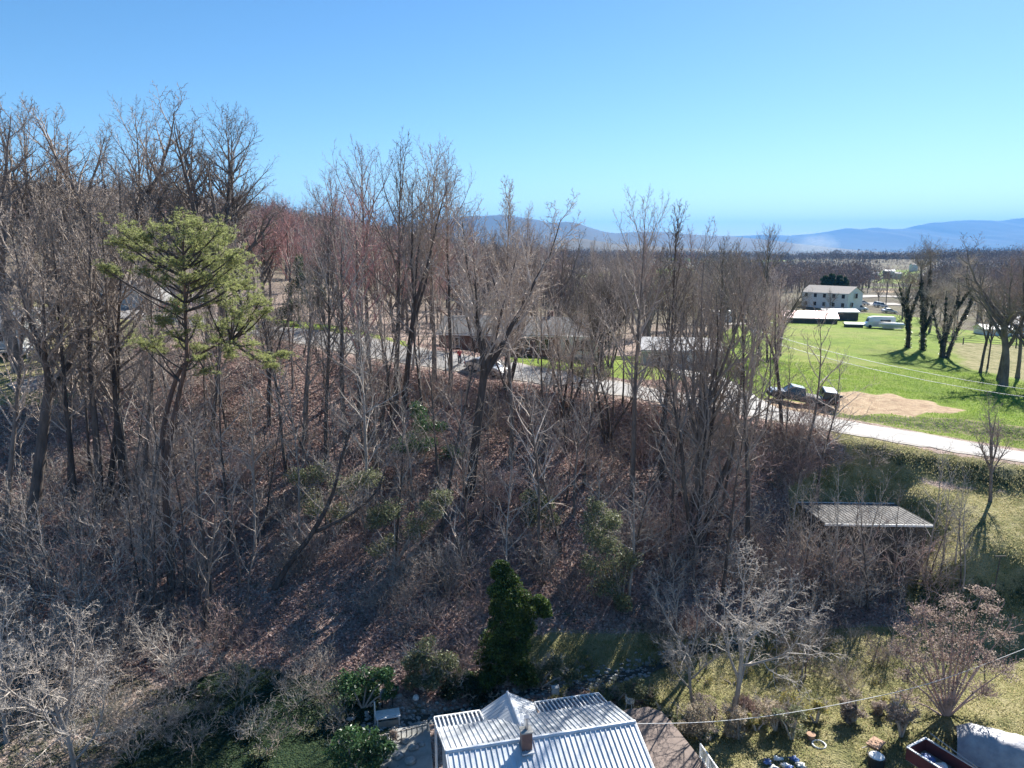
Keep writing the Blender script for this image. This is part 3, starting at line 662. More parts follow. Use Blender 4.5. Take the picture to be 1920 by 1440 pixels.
# pale crooked trees near the creek
H_('pale0', 150, 1500, 1135, 'sycamore_tree', 'pale crooked tree in the bottom left corner with whitish sprawling limbs', cat='tree', wide=1.0, Y=30.5)
H_('pale1', 20, 1440, 1120, 'sycamore_tree', 'pale crooked tree at the left edge above the bottom left corner', cat='tree', wide=1.1, Y=33)
H_('pale1', 330, 1300, 1130, 'sycamore_tree', 'small pale tree with curling branches above the dark green bottom slope', cat='tree', wide=1.15)
H_('pale0', 1375, 1345, 1010, 'sycamore_tree', 'pale grey tree leaning right in the yard in front of the barn shadow', cat='tree', wide=1.0, tx=1430, rz=1.0)
H_('pale1', 1300, 1330, 1060, 'sycamore_tree', 'smaller pale tree standing left of the leaning one in the yard', cat='tree', wide=.9, tx=1285)
H_('slimpale0', 1180, 1130, 880, 'sycamore_tree', 'pale thin tree at the foot of the wooded slope above the creek', cat='tree', wide=1.6)
H_('slimpale2', 1110, 1100, 860, 'sycamore_tree', 'pale whippy tree right above the ivy covered column', cat='tree', wide=1.6)
H_('oak2', 1856, 942, 733, 'young_tree', 'small bare tree standing alone in the lawn by the road at the right', cat='tree', wide=.9)
H_('slim2', 1762, 1085, 1000, 'young_tree', 'thin young tree at the right end of the barn', cat='tree', wide=2)
H_('slim0', 1890, 1235, 1175, 'young_tree', 'tiny bare sapling under the cable at the right edge', cat='tree', wide=2)
H_('oak1', 1880, 735, 432, 'bare_tree', 'tall brownish bare tree at the right edge of the meadow', 'bare trees in the meadow', wide=1.3, Y=98)
H_('oak2', 1928, 740, 445, 'bare_tree', 'tall bare tree cut by the right frame edge', 'bare trees in the meadow', wide=1.3, Y=95)
H_('fork1', 1836, 715, 505, 'bare_tree', 'bare tree just left of the tall brownish one in the meadow', 'bare trees in the meadow', wide=.95, Y=112)
H_('fork0', 1850, 700, 560, 'bare_tree', 'forked bare tree with long shadow between the ivy-clad trunks and the tall brownish tree', 'bare trees in the meadow', wide=.8, Y=118)
H_('poplar1p', 1868, 740, 470, 'bare_tree', 'slimmer bare tree touching the left side of the tall brownish one in the meadow', 'bare trees in the meadow', wide=1.3, Y=104)
H_('poplar2p', 1905, 730, 455, 'bare_tree', 'bare tree between the tall brownish one and the right frame edge', 'bare trees in the meadow', wide=1.3, Y=108)
H_('oak0', 1785, 640, 500, 'bare_tree', 'grey bare tree standing behind the ivy-clad trunks', 'bare trees in the meadow', wide=.9, Y=165)
# leaning dark tree made to measure
def stem_tree(name, label, Y, stems, group=None, bark='bark_dark', twig='twig', ivy=None, twigs=6, cat='tree', tw=1.0, extra=None, seed=1):
    """a tree whose stems follow given courses (photo points at distance Y), with twigs, and ivy where it has it"""
    rng = random.Random(seed); b0 = at(stems[0][0][0], stems[0][0][1], Y); b0.z = ground(b0.x, b0.y)
    o = empty(name, b0, 0, label, cat, group); tr = MB(); cw = MB(); iv = MB()
    for si, st in enumerate(stems):
        pts = []
        for k, (px, py) in enumerate(st):
            q = at(px, py, Y)-b0; q.y += math.sin(si*2.3)*k*.35*tw
            if si == 0 and k == 0: q = Vector((0, 0, -.3))
            pts.append(q)
        pts = cr(pts, 5); n = len(pts); r0 = extra[si] if extra else .2
        rad = [r0*(1-.72*i/(n-1)) for i in range(n)]; tr.tube(pts, rad, 8)
        P = dict(SLIM, max=3, cnt=[7, 7, 5])
        for i in range(n//4, n, 1):
            for _ in range(twigs if i < n-1 else twigs*3):
                if rng.random() < .42 or i == n-1:
                    d = norm(Vector((rng.gauss(0, 1), rng.gauss(0, 1), rng.uniform(.1, 1.2))))
                    grow((cw, cw, []), pts[i], d, tw*rng.uniform(1.2, 3.0), max(.02, rad[i]*.3), 1, P, rng)
        if ivy:
            for i in range(0, int(n*ivy[1])):
                rr = rad[i]+ivy[0]*(1-.5*i/n)
                leaf_cards(iv, pts[i], ivy[2], (rr*1.1, rr*1.1, rr*1.5), ivy[3], rng, shell=True)
    tr.build('trunk', M[bark], o, True)
    if cw.f: cw.build('crown', M[twig], o)
    if iv.f: iv.build('ivy', M['ivy_dark'], o)
    return o
stem_tree('leaning_tree', 'dark leaning tree low on the slope, curving up to the right', 47, [[(512,1112),(540,1060),(585,1000),(622,930),(640,860),(660,800)],[(585,1000),(650,970),(700,930),(720,880)]], extra=[.24, .14], twigs=3, seed=4)
stem_tree('ivy_clad_tree', 'ivy-clad bare trunk furthest left in the meadow, with a bent top', 136, [[(1702,657),(1704,600),(1700,560),(1708,532)],[(1703,620),(1696,570),(1688,530)],[(1704,600),(1716,560),(1722,540)]], 'ivy-clad trees in the meadow', ivy=(.2, .85, 170, .13), extra=[.42,.25,.22], twigs=7, tw=1.3, seed=5)
stem_tree('ivy_clad_tree', 'ivy-clad bare trunk second from the left in the meadow, with thin bare twigs on top', 134, [[(1729,665),(1731,600),(1728,540),(1727,500)],[(1730,600),(1742,560),(1748,520),(1752,480)],[(1731,620),(1745,590),(1752,560)]], 'ivy-clad trees in the meadow', ivy=(.25, .75, 190, .15), extra=[.42,.26,.2], twigs=9, tw=1.5, seed=6)
stem_tree('ivy_clad_tree', 'widest ivy-clad tree in the meadow, forking into several crooked dark stems', 127, [[(1767,676),(1770,640),(1782,600),(1796,565),(1797,521)],[(1768,655),(1757,610),(1748,557)],[(1769,640),(1770,590),(1770,545)],[(1772,680),(1790,635),(1812,590),(1842,545)],[(1808,595),(1822,560),(1815,530),(1816,498)],[(1796,575),(1812,550),(1820,535)]], 'ivy-clad trees in the meadow', ivy=(.12, .85, 150, .12), extra=[.48,.26,.22,.36,.26,.16], twigs=6, tw=1.1, seed=7)
stem_tree('old_tree', 'gnarled brown tree at the right corner of the ranch house', 79, [[(1128,700),(1126,660),(1130,625),(1145,590),(1140,560)],[(1126,650),(1108,620),(1085,610),(1070,595)],[(1130,630),(1160,610),(1172,580)]], twigs=8, extra=[.42,.22,.2], tw=1.2, seed=9, twig='twig_dark')
# pine
def pine():
    Y = 47.2; b0 = at(322, 1115, Y); b0.z = ground(b0.x, b0.y); rng = random.Random(3)
    o = empty('pine_tree', b0, 0, 'yellow-green pine with a reddish bending trunk and flat layered crown, tallest evergreen at the left', 'tree')
    tr = MB(); lm = MB(); nd = MB()
    def L(px, py, dy=0): q = at(px, py, Y+dy); return q-b0
    main = cr([Vector((0, 0, -.4)), L(318,1030), L(311,930), L(312,860), L(325,790), L(338,730), L(350,670), L(348,600), L(346,520), L(343,455)], 5)
    tr.tube(main, [.29*(1-.8*(i/(len(main)-1))) for i in range(len(main))], 10)
    second = cr([L(311,880), L(305,820,.5), L(318,750,1), L(340,690,1.3), L(365,672,1.5), L(400,650,1.8), L(432,640,2)], 5)
    tr.tube(second, [.22*(1-.7*(i/(len(second)-1))) for i in range(len(second))], 8)
    cl = [(240,425,26,12),(225,450,18,10),(275,430,26,14),(310,425,28,13),(345,418,30,14),(380,420,30,13),(410,432,28,13),(436,445,20,12),(255,455,28,14),(300,460,30,14),(340,455,30,14),(385,460,32,14),(425,468,26,13),
          (290,490,24,10),(330,488,26,10),(375,492,30,12),(420,498,30,14),(455,505,24,14),(445,475,20,10),(400,520,30,12),(440,530,32,14),(475,528,26,14),(350,525,26,9),(300,520,20,8),(205,508,16,7),(190,500,12,6),
          (420,555,30,13),(460,560,32,14),(490,560,18,12),(385,560,24,9),(440,590,30,13),(475,592,24,12),(330,560,22,8),(370,600,26,10),(410,612,30,10),(455,620,26,11),(300,600,22,8),(330,625,24,8),(280,640,18,7),(295,652,16,7),(350,645,20,7),(470,645,22,8),(500,672,24,8),(520,690,20,7),(430,660,20,7),(235,480,16,8),(390,700,18,7),(375,670,16,6),(540,665,14,6),(270,505,18,7)]
    px2m = 50.0/F
    cl += [(x+rng.uniform(-22, 22), y+rng.uniform(-4, 26), rx*.9, ry) for x, y, rx, ry in cl[:46:2]]+[(345+rng.uniform(-60, 60), 470+rng.uniform(-40, 60), 24, 12) for _ in range(8)]
    for i, (x, y, rx, ry) in enumerate(cl):
        dy = rng.uniform(-2.4, 2.4)*(1 if 270 < x < 470 else .5); c = L(x, y, dy)
        src = second if (x > 380 and y > 540) else main
        j = min(range(len(src)), key=lambda k: (src[k]-(c-Vector((0, 0, 1.3+.25*abs(c.x-src[k].x))))).length)
        mid = src[j].lerp(c, .55)+Vector((0, 0, -.25)); path = cr([src[j], mid, c], 4)
        lm.tube(path, [.085*(1-.75*k/(len(path)-1)) for k in range(len(path))], 5)
        RX, RZ = rx*px2m*1.15, ry*px2m*1.8
        for s in range(11):
            e = c+Vector((rng.gauss(0, .5)*RX, rng.gauss(0, .5)*RX, rng.gauss(0, .5)*RZ+.05))
            a = path[-3].lerp(e, rng.random()*.3); lm.tube([a, e], [.018, .006], 3)
            for q in range(8):
                f = a.lerp(e, .35+.65*rng.random())+Vector((rng.gauss(0, .16), rng.gauss(0, .16), rng.gauss(0, .08)+.05))
                needle_tuft(nd, f, 12, .21, rng)
    # dead stubs and pale curls low on the trunk
    for k in range(34):
        p = main[rng.randint(5, 30)]; d = norm(Vector((rng.gauss(0, 1), rng.gauss(0, 1), rng.uniform(-.2, .5))))
        grow((lm, lm, []), p, d, rng.uniform(.8, 2.6), .035, 1, dict(SLIM, cnt=[4, 4, 3]), rng)
    tr.build('trunk', M['bark_red'], o, True); lm.build('branches', M['bark_dark'], o); nd.build('crown', M['needles'], o)
pine()
# evergreens
def leafy(name, label, px, py, blobs, mat, n, size, group=None, cat='bush', wood='twig', Y=None, seed=1, twigs=30, branches=None):
    rng = random.Random(seed)
    q = on_ground(px, py) if Y is None else at(px, py, Y)
    q.z = ground(q.x, q.y); o = empty(name, q, 0, label, cat, group); d = q.y*cP-(q.z-CAMZ)*sP; k = d/F
    lf = MB(); st = MB()
    for (x, y, rx, ry) in blobs:
        c = at(x, y, q.y+rng.uniform(-.4, .4))-q; RX = rx*k; RZ = ry*k*1.05
        st.tube([Vector((0, 0, -.2)), Vector((c.x*.5, c.y*.5, c.z*.55)), c], [.07, .05, .02], 5)
        for s in range(7):
            v = norm(Vector((rng.gauss(0, 1), rng.gauss(0, 1), rng.gauss(0, 1)+.3)))*rng.uniform(.3, .85)
            cc = c+Vector((v.x*RX, v.y*RX, v.z*RZ)); leaf_cards(lf, cc, n//7, (RX*.6, RX*.6, RZ*.55), size, rng)
            st.tube([c, cc], [.02, .008], 3)
    for s in range(twigs):
        x, y, rx, ry = rng.choice(blobs); c = at(x, y, q.y)-q
        grow((st, st, []), c, norm(Vector((rng.gauss(0, 1), rng.gauss(0, 1), rng.uniform(0, 1)))), rx*k*rng.uniform(1, 1.6), .025, 1, dict(SLIM, cnt=[4, 5, 4]), rng)
    st.build('stems', M[wood], o); lf.build('leaves', M[mat], o); return o
leafy('ivy_covered_snag', 'tall column of dark green ivy behind the metal roofed house', 945, 1285, [(940,1070,16,16),(955,1085,22,20),(940,1105,24,22),(965,1120,26,22),(945,1140,28,24),(985,1145,26,22),(1010,1135,20,16),(1018,1150,14,12),(950,1175,30,26),(980,1180,22,22),(935,1210,34,26),(965,1220,30,26),(920,1240,30,26),(955,1255,36,28),(915,1270,30,22),(985,1265,26,22),(885,1280,24,18),(950,1120,26,30),(955,1150,30,26),(950,1200,34,30),(940,1235,34,30)], 'ivy', 2600, .085, cat='tree', seed=2, twigs=14, wood='twig_pale')
leafy('laurel_bush', 'bright green laurel bush at the left of the table, lower left of the house', 680, 1330, [(655,1285,26,22),(690,1275,28,22),(720,1270,24,20),(665,1315,28,22),(700,1305,26,20),(650,1345,24,18),(730,1295,16,14)], 'laurel', 900, .10, cat='bush', seed=3, twigs=4)
leafy('laurel_bush', 'darker laurel bush in the shade at the bottom left of the patio', 660, 1440, [(650,1385,30,22),(690,1390,28,20),(640,1420,34,24),(690,1425,30,22),(725,1400,18,14)], 'laurel', 700, .10, cat='bush', seed=4, twigs=6)
for i, a in enumerate([(790,1300,[(775,1240,26,22),(800,1225,28,24),(825,1245,28,24),(780,1270,26,18),(815,1275,28,18),(845,1262,22,18)],'grey-green privet thicket left of the ivy column'),
      (860,1310,[(860,1285,28,18),(890,1300,28,16),(840,1300,22,14),(915,1305,24,14)],'low dark green shrub under the ivy column by the creek'),
      (1165,1140,[(1120,960,24,22),(1150,980,26,24),(1110,1010,30,26),(1145,1030,34,28),(1175,1060,30,24),(1120,1060,30,24),(1140,1095,34,22),(1160,1125,30,16)],'tall grey-green privet on the slope right of the ivy column'),
      (1010,1000,[(1000,935,20,16),(1025,950,22,18),(1000,965,24,18),(1035,980,20,16)],'green bush halfway up the slope left of the grey-green privet'),
      (630,1005,[(560,900,30,24),(610,880,32,24),(650,910,32,26),(590,940,34,24),(640,960,32,22),(690,900,28,22)],'broad grey-green thicket on the slope right of the leaning dark tree'),
      (740,1060,[(700,980,30,24),(740,960,32,26),(780,990,28,22),(720,1020,30,22),(830,930,22,18),(800,960,26,20)],'green tinged thicket in the middle of the slope'),
      (1010,1290,[(1010,1260,24,16),(1040,1250,22,16),(985,1275,22,14),(1070,1262,20,12)],'yellow-green brush on the creek bank right of the ivy column'),
      (1150,1320,[(1140,1300,20,12),(1165,1310,20,12),(1190,1290,22,14),(1220,1310,22,14)],'yellow-green bush behind the right end of the metal roof'),
      (1260,1370,[(1245,1345,22,14),(1270,1350,22,14),(1262,1370,18,10)],'weedy green bush at the far end of the brown deck'),
      (1110,760,[(1090,700,14,9),(1130,705,16,10)],'small evergreen shrub beside the gnarled brown tree')]):
    leafy('privet_bush' if i not in (6, 7) else 'bush', a[3], a[0], a[1], a[2], 'privet' if i not in (1,) else 'ivy_dark', 1100, .085, cat='bush', seed=20+i, twigs=18)
leafy('cedar_bush', 'dark green leafy holly below the thick trunk of the middle clump', 790, 870, [(780,770,18,18),(790,800,24,20),(770,830,26,20),(800,840,26,18),(845,850,24,16),(820,800,18,14),(750,845,22,14)], 'laurel', 900, .085, cat='bush', seed=40)
leafy('cedar_tree', 'dark green cedar beyond the road right of the pine', 560, 610, [(560,500,14,20),(572,520,18,22),(555,540,20,22),(575,560,22,20),(545,575,24,18),(600,560,16,20),(530,590,20,14)], 'needles_dark', 1200, .12, cat='tree', Y=97, seed=41, twigs=4)
for i, (x, yb, yt, w_) in enumerate([(1548,540,517,9),(1560,541,515,10),(1575,541,518,10),(1585,542,522,8)]):
    leafy('fir_tree', 'round dark evergreen behind the white two-storey house, number %s from the left' % ('one two three four'.split()[i]), x, yb, [(x, yt+4, w_*.5, 5),(x, yt+10, w_*.8, 6),(x, yt+17, w_, 6)], 'needles_dark', 500, .5, 'evergreens behind the white two-storey house', cat='tree', Y=255, seed=50+i, twigs=0)
leafy('round_tree', 'dark round evergreen on the far hillside field', 1662, 525, [(1660,513,6,6),(1664,518,6,5)], 'needles_dark', 300, .9, cat='tree', Y=560, seed=60, twigs=0)
# tree holding dry leaves
def dry_leaf_tree(label, px, py, blobs, seed, n=900):
    rng = random.Random(seed); o = leafy('beech_tree', label, px, py, blobs, 'beech', n, .07, cat='tree', seed=seed, twigs=120, wood='twig_plum'); return o
dry_leaf_tree('bushy tree still holding dry pinkish brown leaves at the lower right', 1775, 1345, [(1700,1190,30,20),(1690,1225,28,18),(1880,1190,28,18),(1870,1150,26,18),(1840,1120,26,16),(1730,1150,26,16),(1880,1260,26,16),(1700,1310,26,16),(1840,1300,26,16),(1790,1130,30,20),(1760,1165,34,22),(1810,1165,30,20),(1740,1200,36,22),(1785,1200,36,22),(1825,1205,28,20),(1720,1240,34,20),(1765,1240,36,22),(1810,1245,34,20),(1850,1235,24,16),(1745,1280,32,20),(1790,1285,34,20),(1770,1315,28,16),(1700,1270,22,14)], 70, 330)
dry_leaf_tree('low shrub with dry pinkish leaves at the grass edge below the leaning pale tree', 1402, 1345, [(1395,1325,16,8),(1410,1335,18,8)], 71, 300)
dry_leaf_tree('dry leaved shrub at the foot of the slope right of the creek shadow', 1310, 1195, [(1230,1170,26,10),(1270,1175,30,10),(1310,1180,30,10),(1345,1182,20,8)], 72, 400)
dry_leaf_tree('reddish dry leaved sapling in the middle of the slope', 930, 985, [(925,930,26,14),(950,905,26,14),(900,960,24,14),(960,945,24,12)], 73, 260)
rs = random.Random(44)
for i in range(19):
    px = rs.uniform(1285, 1700); py = rs.uniform(1352, 1394)-(px-1285)*.03; k = rs.uniform(.6, 1.25)
    bl = [(px+rs.uniform(-24, 24)*k, py-rs.uniform(10, 48)*k, rs.uniform(10, 20)*k, rs.uniform(8, 14)*k) for _ in range(rs.randint(3, 6))]
    leafy('dry_shrub', 'waist-high straw coloured shrub in the row between the grass strip and the shaded yard', px, py, bl, ('straw', 'weed', 'beech', 'privet')[rs.randint(0, 3)], 380, .06, 'row of dry shrubs in the yard', cat='shrub', seed=90+i, twigs=22)
rw = random.Random(12)
for i in range(26):
    px = rw.uniform(1010, 1660); py = rw.uniform(1205, 1325)
    leafy('weed_clump', 'knee-high clump of yellowing weeds in the grass strip behind the creek', px, py, [(px-8, py-7, 12, 6), (px+8, py-8, 12, 7)], 'weed', 150, .05, 'weed clumps in the grass strip', cat='weeds', seed=110+i, twigs=2)
for i in range(16):
    px = rw.uniform(300, 700); py = rw.uniform(1265, 1430)
    leafy('weed_clump', 'dark green weedy clump on the shaded lower left slope', px, py, [(px-8, py-8, 16, 9), (px+10, py-8, 16, 9)], 'ivy_dark' if i % 3 else 'privet', 200, .06, 'weeds on the lower left slope', cat='weeds', seed=150+i, twigs=8)
# the many others: slender trees and brush on the slope
def too_near(x, y, d): return any((x-a)**2+(y-b)**2 < d*d for a, b in OCC)
def roaddist(x, y): return float(seg_dist(np.array([x]), np.array([y]), [c for c, w in ROADC])[0])
slim_labels = {'L': ('slender bare tree in the dense tangle left of the pine trunk', 'slender trees left of the pine'),
               'C': ('slender bare tree on the leaf covered slope between the pine and the ivy column', 'slender trees in the middle of the slope'),
               'R': ('slender bare tree in the thicket between the ivy column and the barn', 'slender trees left of the barn')}
brush_labels = {'L': ('low tangled grey brush in the left part of the wood', 'brush in the left part of the wood'), 'C': ('low twiggy brush on the leaf covered middle slope', 'brush on the middle slope'),
                'R': ('twiggy purplish brush between the ivy column and the barn', 'brush left of the barn')}
n = 0; tries = 0
while n < 125 and tries < 6000:
    tries += 1; Y = RN.uniform(41, 80); X = RN.uniform(-42, 19)
    if Y > 44 and X > 16 and Y < 60: continue
    rd = roaddist(X, Y)
    if rd < 4.5 or too_near(X, Y, 1.3): continue
    z = bil(X, Y); px, py, dp = project(X, Y, z)
    if px < -60 or px > 1540 or py < 640: continue
    if Y < 45 and px > 480: continue
    # the tree line: nothing of these stands beyond the road
    if z > ground(*[(lambda c: (c.x, c.y))(min((c for c, w in ROADC), key=lambda c: abs(c.x-X)))][0])+1.5 and Y > 72 : continue
    cx = min(ROADC, key=lambda cw: abs(cw[0].x-X))[0]
    if Y > np.interp(X, [c.x for c, w in ROADC], [c.y for c, w in ROADC]): continue
    zone = 'L' if px < 300 else 'C' if px < 960 else 'R'; lab, grp = slim_labels[zone]
    key = RN.choice(['slim0', 'slim1', 'slim2', 'slim3', 'slim4', 'slim1', 'slim4', 'slim3', 'slimpale1', 'slimpale3'])
    s = RN.choice([.55, .7, .85, .95, 1.1, 1.25])*RN.uniform(.9, 1.1)*(.85 if px > 1200 else 1)
    plant(key, 'slender_tree', (X, Y, z), s, RN.random()*6.28, lab, 'tree', grp, tilt=(RN.gauss(0, .05), RN.gauss(0, .06))); OCC.append((X, Y)); n += 1
k = 0
while k < 34:
    X = RN.uniform(-8, 24); cx = np.interp(X, [c.x for c, w in ROADC], [c.y for c, w in ROADC]); Y = cx-RN.uniform(4.5, 9)
    z = bil(X, Y); px, py, dp = project(X, Y, z); k += 1
    if too_near(X, Y, 1.0): continue
    plant(RN.choice(['slim0', 'slim1', 'slim2', 'slim3', 'slim4', 'clump1']), 'slender_tree', (X, Y, z), RN.uniform(.5, .9), RN.random()*6.28, 'slender bare tree on the top of the bank right below the road', 'tree', 'slender trees along the road bank', tilt=(RN.gauss(0, .05), RN.gauss(0, .06))); OCC.append((X, Y))
n = 0; tries = 0
while n < 255 and tries < 12000:
    tries += 1; Y = RN.uniform(32, 76); X = RN.uniform(-42, 20)
    if roaddist(X, Y) < 4.6 or Y > np.interp(X, [c.x for c, w in ROADC], [c.y for c, w in ROADC]): continue
    z = bil(X, Y); px, py, dp = project(X, Y, z)
    if px < -60 or px > 1560 or (py > 1165 and px > 960) or (py > 1290 and px > 300) or (Y < 37 and px > 260): continue
    if Y > 44 and X > 20 and Y < 60: continue
    d_ = .75 if px < 420 else .5 if px < 900 else .85
    if vnoise(np.array([X/5.]), np.array([Y/5.]), 4)[0]+RN.random()*.6 < 1.05-d_*.75: continue
    zone = 'L' if px < 340 else 'C' if px < 1000 else 'R'; lab, grp = brush_labels[zone]
    fam = RN.choices(['brush', 'brushred', 'brushpale', 'brushdark'], {'L': (4, 1, 2, 4), 'C': (3, 3, 1, 4), 'R': (2, 4, 1, 4)}[zone])[0]
    s = RN.uniform(.45, 1.4)*(1.3 if zone != 'C' else .9)
    plant(fam+str(RN.randint(0, 4)), 'brush', (X, Y, z), s, RN.random()*6.28, lab, 'brush', grp, tilt=(RN.gauss(0, .15), RN.gauss(0, .15))); n += 1
for i in range(16):
    q = on_ground(RN.uniform(300, 660), RN.uniform(1260, 1420)); z = bil(q.x, q.y)
    plant(RN.choice(['brush', 'brushpale', 'brushdark'])+str(RN.randint(0, 4)), 'brush', (q.x, q.y, z), RN.uniform(.35, .8), RN.random()*6.28, 'thin twiggy brush in the dark green painted shade at the lower left', 'brush', 'brush at the lower left')
for i in range(9):
    q = on_ground(RN.uniform(240, 420), RN.uniform(1085, 1190)); z = bil(q.x, q.y)
    plant(RN.choice(['slim0', 'slim2', 'slim4']), 'slender_tree', (q.x, q.y, z), RN.uniform(.55, .95), RN.random()*6.28, 'slender bare tree in front of the base of the leaning pine', 'tree', 'slender trees in front of the pine')
for i in range(20):
    q = on_ground(RN.uniform(1240, 1690), RN.uniform(1195, 1310)); z = bil(q.x, q.y)
    plant(RN.choice(['brush', 'brushred', 'brushdark'])+str(RN.randint(0, 4)), 'brush', (q.x, q.y, z), RN.uniform(.35, .8), RN.random()*6.28, 'thin twiggy brush growing up through the grass strip', 'brush', 'brush in the grass strip')
for i in range(10):
    q = on_ground(RN.uniform(1260, 1700), RN.uniform(1190, 1290)); z = bil(q.x, q.y)
    plant(RN.choice(['slim1', 'slim3', 'slimpale1', 'slimpale3']), 'slender_tree', (q.x, q.y, z), RN.uniform(.25, .48), RN.random()*6.28, 'thin young bare tree standing in the grass strip', 'tree', 'young trees in the grass strip')
for i in range(14):
    X = RN.uniform(-9, 6.5); Y = 90.5-(X+9.3)*.172-RN.uniform(1.2, 2.6); z = bil(X, Y)
    plant(RN.choice(['brush', 'brushdark', 'brushred'])+str(RN.randint(0, 4)), 'brush', (X, Y, z), RN.uniform(.45, .75), RN.random()*6.28, 'twiggy shrub against the brick front of the ranch house', 'shrub', 'shrubs along the ranch house front')
# thicket that hides the barn's front
for i in range(20):
    X = RN.uniform(17, 31.5); Y = RN.uniform(46.8, 50); z = bil(X, Y); px, py, dp = project(X, Y, z)
    plant(RN.choice(['brush', 'brushdark', 'brushred', 'brushpale'])+str(RN.randint(0, 4)), 'brush', (X, Y, z), RN.uniform(.9, 1.7), RN.random()*6.28, 'twiggy brush growing against the shaded front of the grey roofed barn', 'brush', 'brush in front of the barn'); n += 1
for i in range(26):
    X = RN.uniform(19, 32); Y = RN.uniform(46.5, 50.4); z = bil(X, Y)
    plant(RN.choice(['slimpale1', 'slimpale0', 'slimpale3', 'slim2', 'slim4']), 'slender_tree', (X, Y, z), RN.uniform(.4, .7), RN.random()*6.28, 'small bare tree crowding the front of the grey roofed barn', 'tree', 'small trees in front of the barn')
for i in range(34):
    X = RN.uniform(18, 31); q = at(1500, 840, 62); Y = RN.uniform(58, 63.5); z = bil(X, Y); px, py, dp = project(X, Y, z)
    if px > 1640 or roaddist(X, Y) < 4: continue
    plant(RN.choice(['brushred', 'brush', 'brushdark'])+str(RN.randint(0, 4)), 'brush', (X, Y, z), RN.uniform(.6, 1.25), RN.random()*6.28, 'brownish brush along the bank right below the road', 'brush', 'brush on the bank below the road')
# beyond the road
def scatter_trees(n, xr, yr, keys, label, group, sr=(.7, 1.05), pxr=(-80, 2000), parts=True, pymin=None, name='bare_tree', mind=3.5, seed=1, avoid=()):
    rg = random.Random(seed); k = 0; tr = 0
    while k < n and tr < n*40:
        tr += 1; Y = rg.uniform(*yr); X = rg.uniform(*xr); z = bil(X, Y); px, py, dp = project(X, Y, z)
        if not pxr[0] < px < pxr[1] or roaddist(X, Y) < 6 or too_near(X, Y, mind): continue
        if any(a[0] < X < a[1] and a[2] < Y < a[3] for a in avoid): continue
        if Y < np.interp(X, [c.x for c, w in ROADC], [c.y for c, w in ROADC])+6: continue
        plant(rg.choice(keys), name, (X, Y, z), rg.uniform(*sr), rg.random()*6.28, label, 'tree', group); OCC.append((X, Y)); k += 1
ALL = ['poplar0', 'poplar1d', 'poplar2', 'oak0', 'oak1', 'oak2', 'poplar0p', 'fork0', 'fork1', 'clump1', 'poplar2d']
HOMES = ((-8, 16, 82, 104), (15, 34, 84, 108), (-80, -42, 76, 122))
scatter_trees(95, (-150, -14), (100, 210), ALL+['maple2', 'maple0'], 'bare grey-brown tree in the wood on the hill beyond the road', 'trees of the hillside wood', (.7, .98), (-80, 900), seed=2, avoid=HOMES)
scatter_trees(20, (-60, -8), (93, 130), ['maple0', 'maple1', 'maple2', 'poplar1p', 'oak2'], 'reddish or brown bare tree beyond the road at the edge of the hillside wood', 'trees at the edge of the hillside wood', (.6, .8), (430, 860), seed=3, avoid=HOMES)
scatter_trees(66, (-12, 52), (104, 185), ALL, 'bare grey tree behind the ranch house and the pale roofed house', 'trees behind the two houses', (.72, 1.0), (850, 1440), seed=4, avoid=HOMES)
scatter_trees(12, (22, 45), (88, 125), ['fork1', 'oak1', 'clump0', 'poplar2d', 'slim3'], 'bare tree around the meadow edge left of the parked pickup truck', 'trees at the left edge of the meadow', (.55, .8), (1200, 1470), seed=5, avoid=HOMES)
scatter_trees(14, (-9, 16), (80, 84), ['slim0', 'slim3', 'slim4', 'clump1', 'oak2'], 'small bare tree in the front garden of the ranch house', 'trees in front of the ranch house', (.4, .7), (800, 1240), seed=6, mind=2.2)
scatter_trees(22, (70, 150), (150, 250), ['poplar0p', 'poplar1p', 'oak0', 'poplar2p', 'oak2'], 'bare tree in the row behind the meadow at the right edge', 'trees behind the meadow', (.5, .8), (1690, 2050), seed=7)
scatter_trees(14, (60, 110), (205, 250), ['oak0', 'oak1', 'fork0'], 'small bare tree around the far farm buildings', 'trees around the far farm', (.35, .6), (1300, 1680), seed=8, avoid=((82, 130, 200, 245),))
scatter_trees(26, (66, 125), (186, 222), ['slim0', 'slim2', 'slim4', 'brush0', 'brush2', 'oak0'], 'small scrubby bare tree below the white two-storey house', 'scrub below the white two-storey house', (.25, .42), (1380, 1600), seed=9, mind=1.5)
scatter_trees(30, (130, 330), (240, 330), ['oak0', 'oak1', 'poplar1p', 'oak2'], 'bare tree in the belt behind the far farm at the right', 'trees behind the far farm', (.5, .75), (1600, 1960), seed=10, mind=3)
# far woods: one mass
rv = np.random.default_rng(8); NT = 34000
Y_ = 212+rv.random(NT)**1.25*1250; X_ = rv.uniform(-.85, .85, NT)*Y_
ii = np.clip(np.searchsorted(xs, X_)-1, 0, len(xs)-2); jj = np.clip(np.searchsorted(ys, Y_)-1, 0, len(ys)-2); pxx = 960+F*X_/Y_
k_ = (lush[jj, ii] < .3) & (dirt[jj, ii] < .2) & ~((pxx > 1400) & (pxx < 1900) & (Y_ < 330)) & ~((pxx > 1620) & (pxx < 1730) & (Y_ > 330) & (Y_ < 900) & (rv.random(NT) < .75)) & (vnoise(X_/28, Y_/28, 4) > .18)
X_, Y_, ii, jj = X_[k_], Y_[k_], ii[k_], jj[k_]; fx = (X_-xs[ii])/(xs[ii+1]-xs[ii]); fy = (Y_-ys[jj])/(ys[jj+1]-ys[jj])
Z_ = (GZ[jj, ii]*(1-fx)+GZ[jj, ii+1]*fx)*(1-fy)+(GZ[jj+1, ii]*(1-fx)+GZ[jj+1, ii+1]*fx)*fy
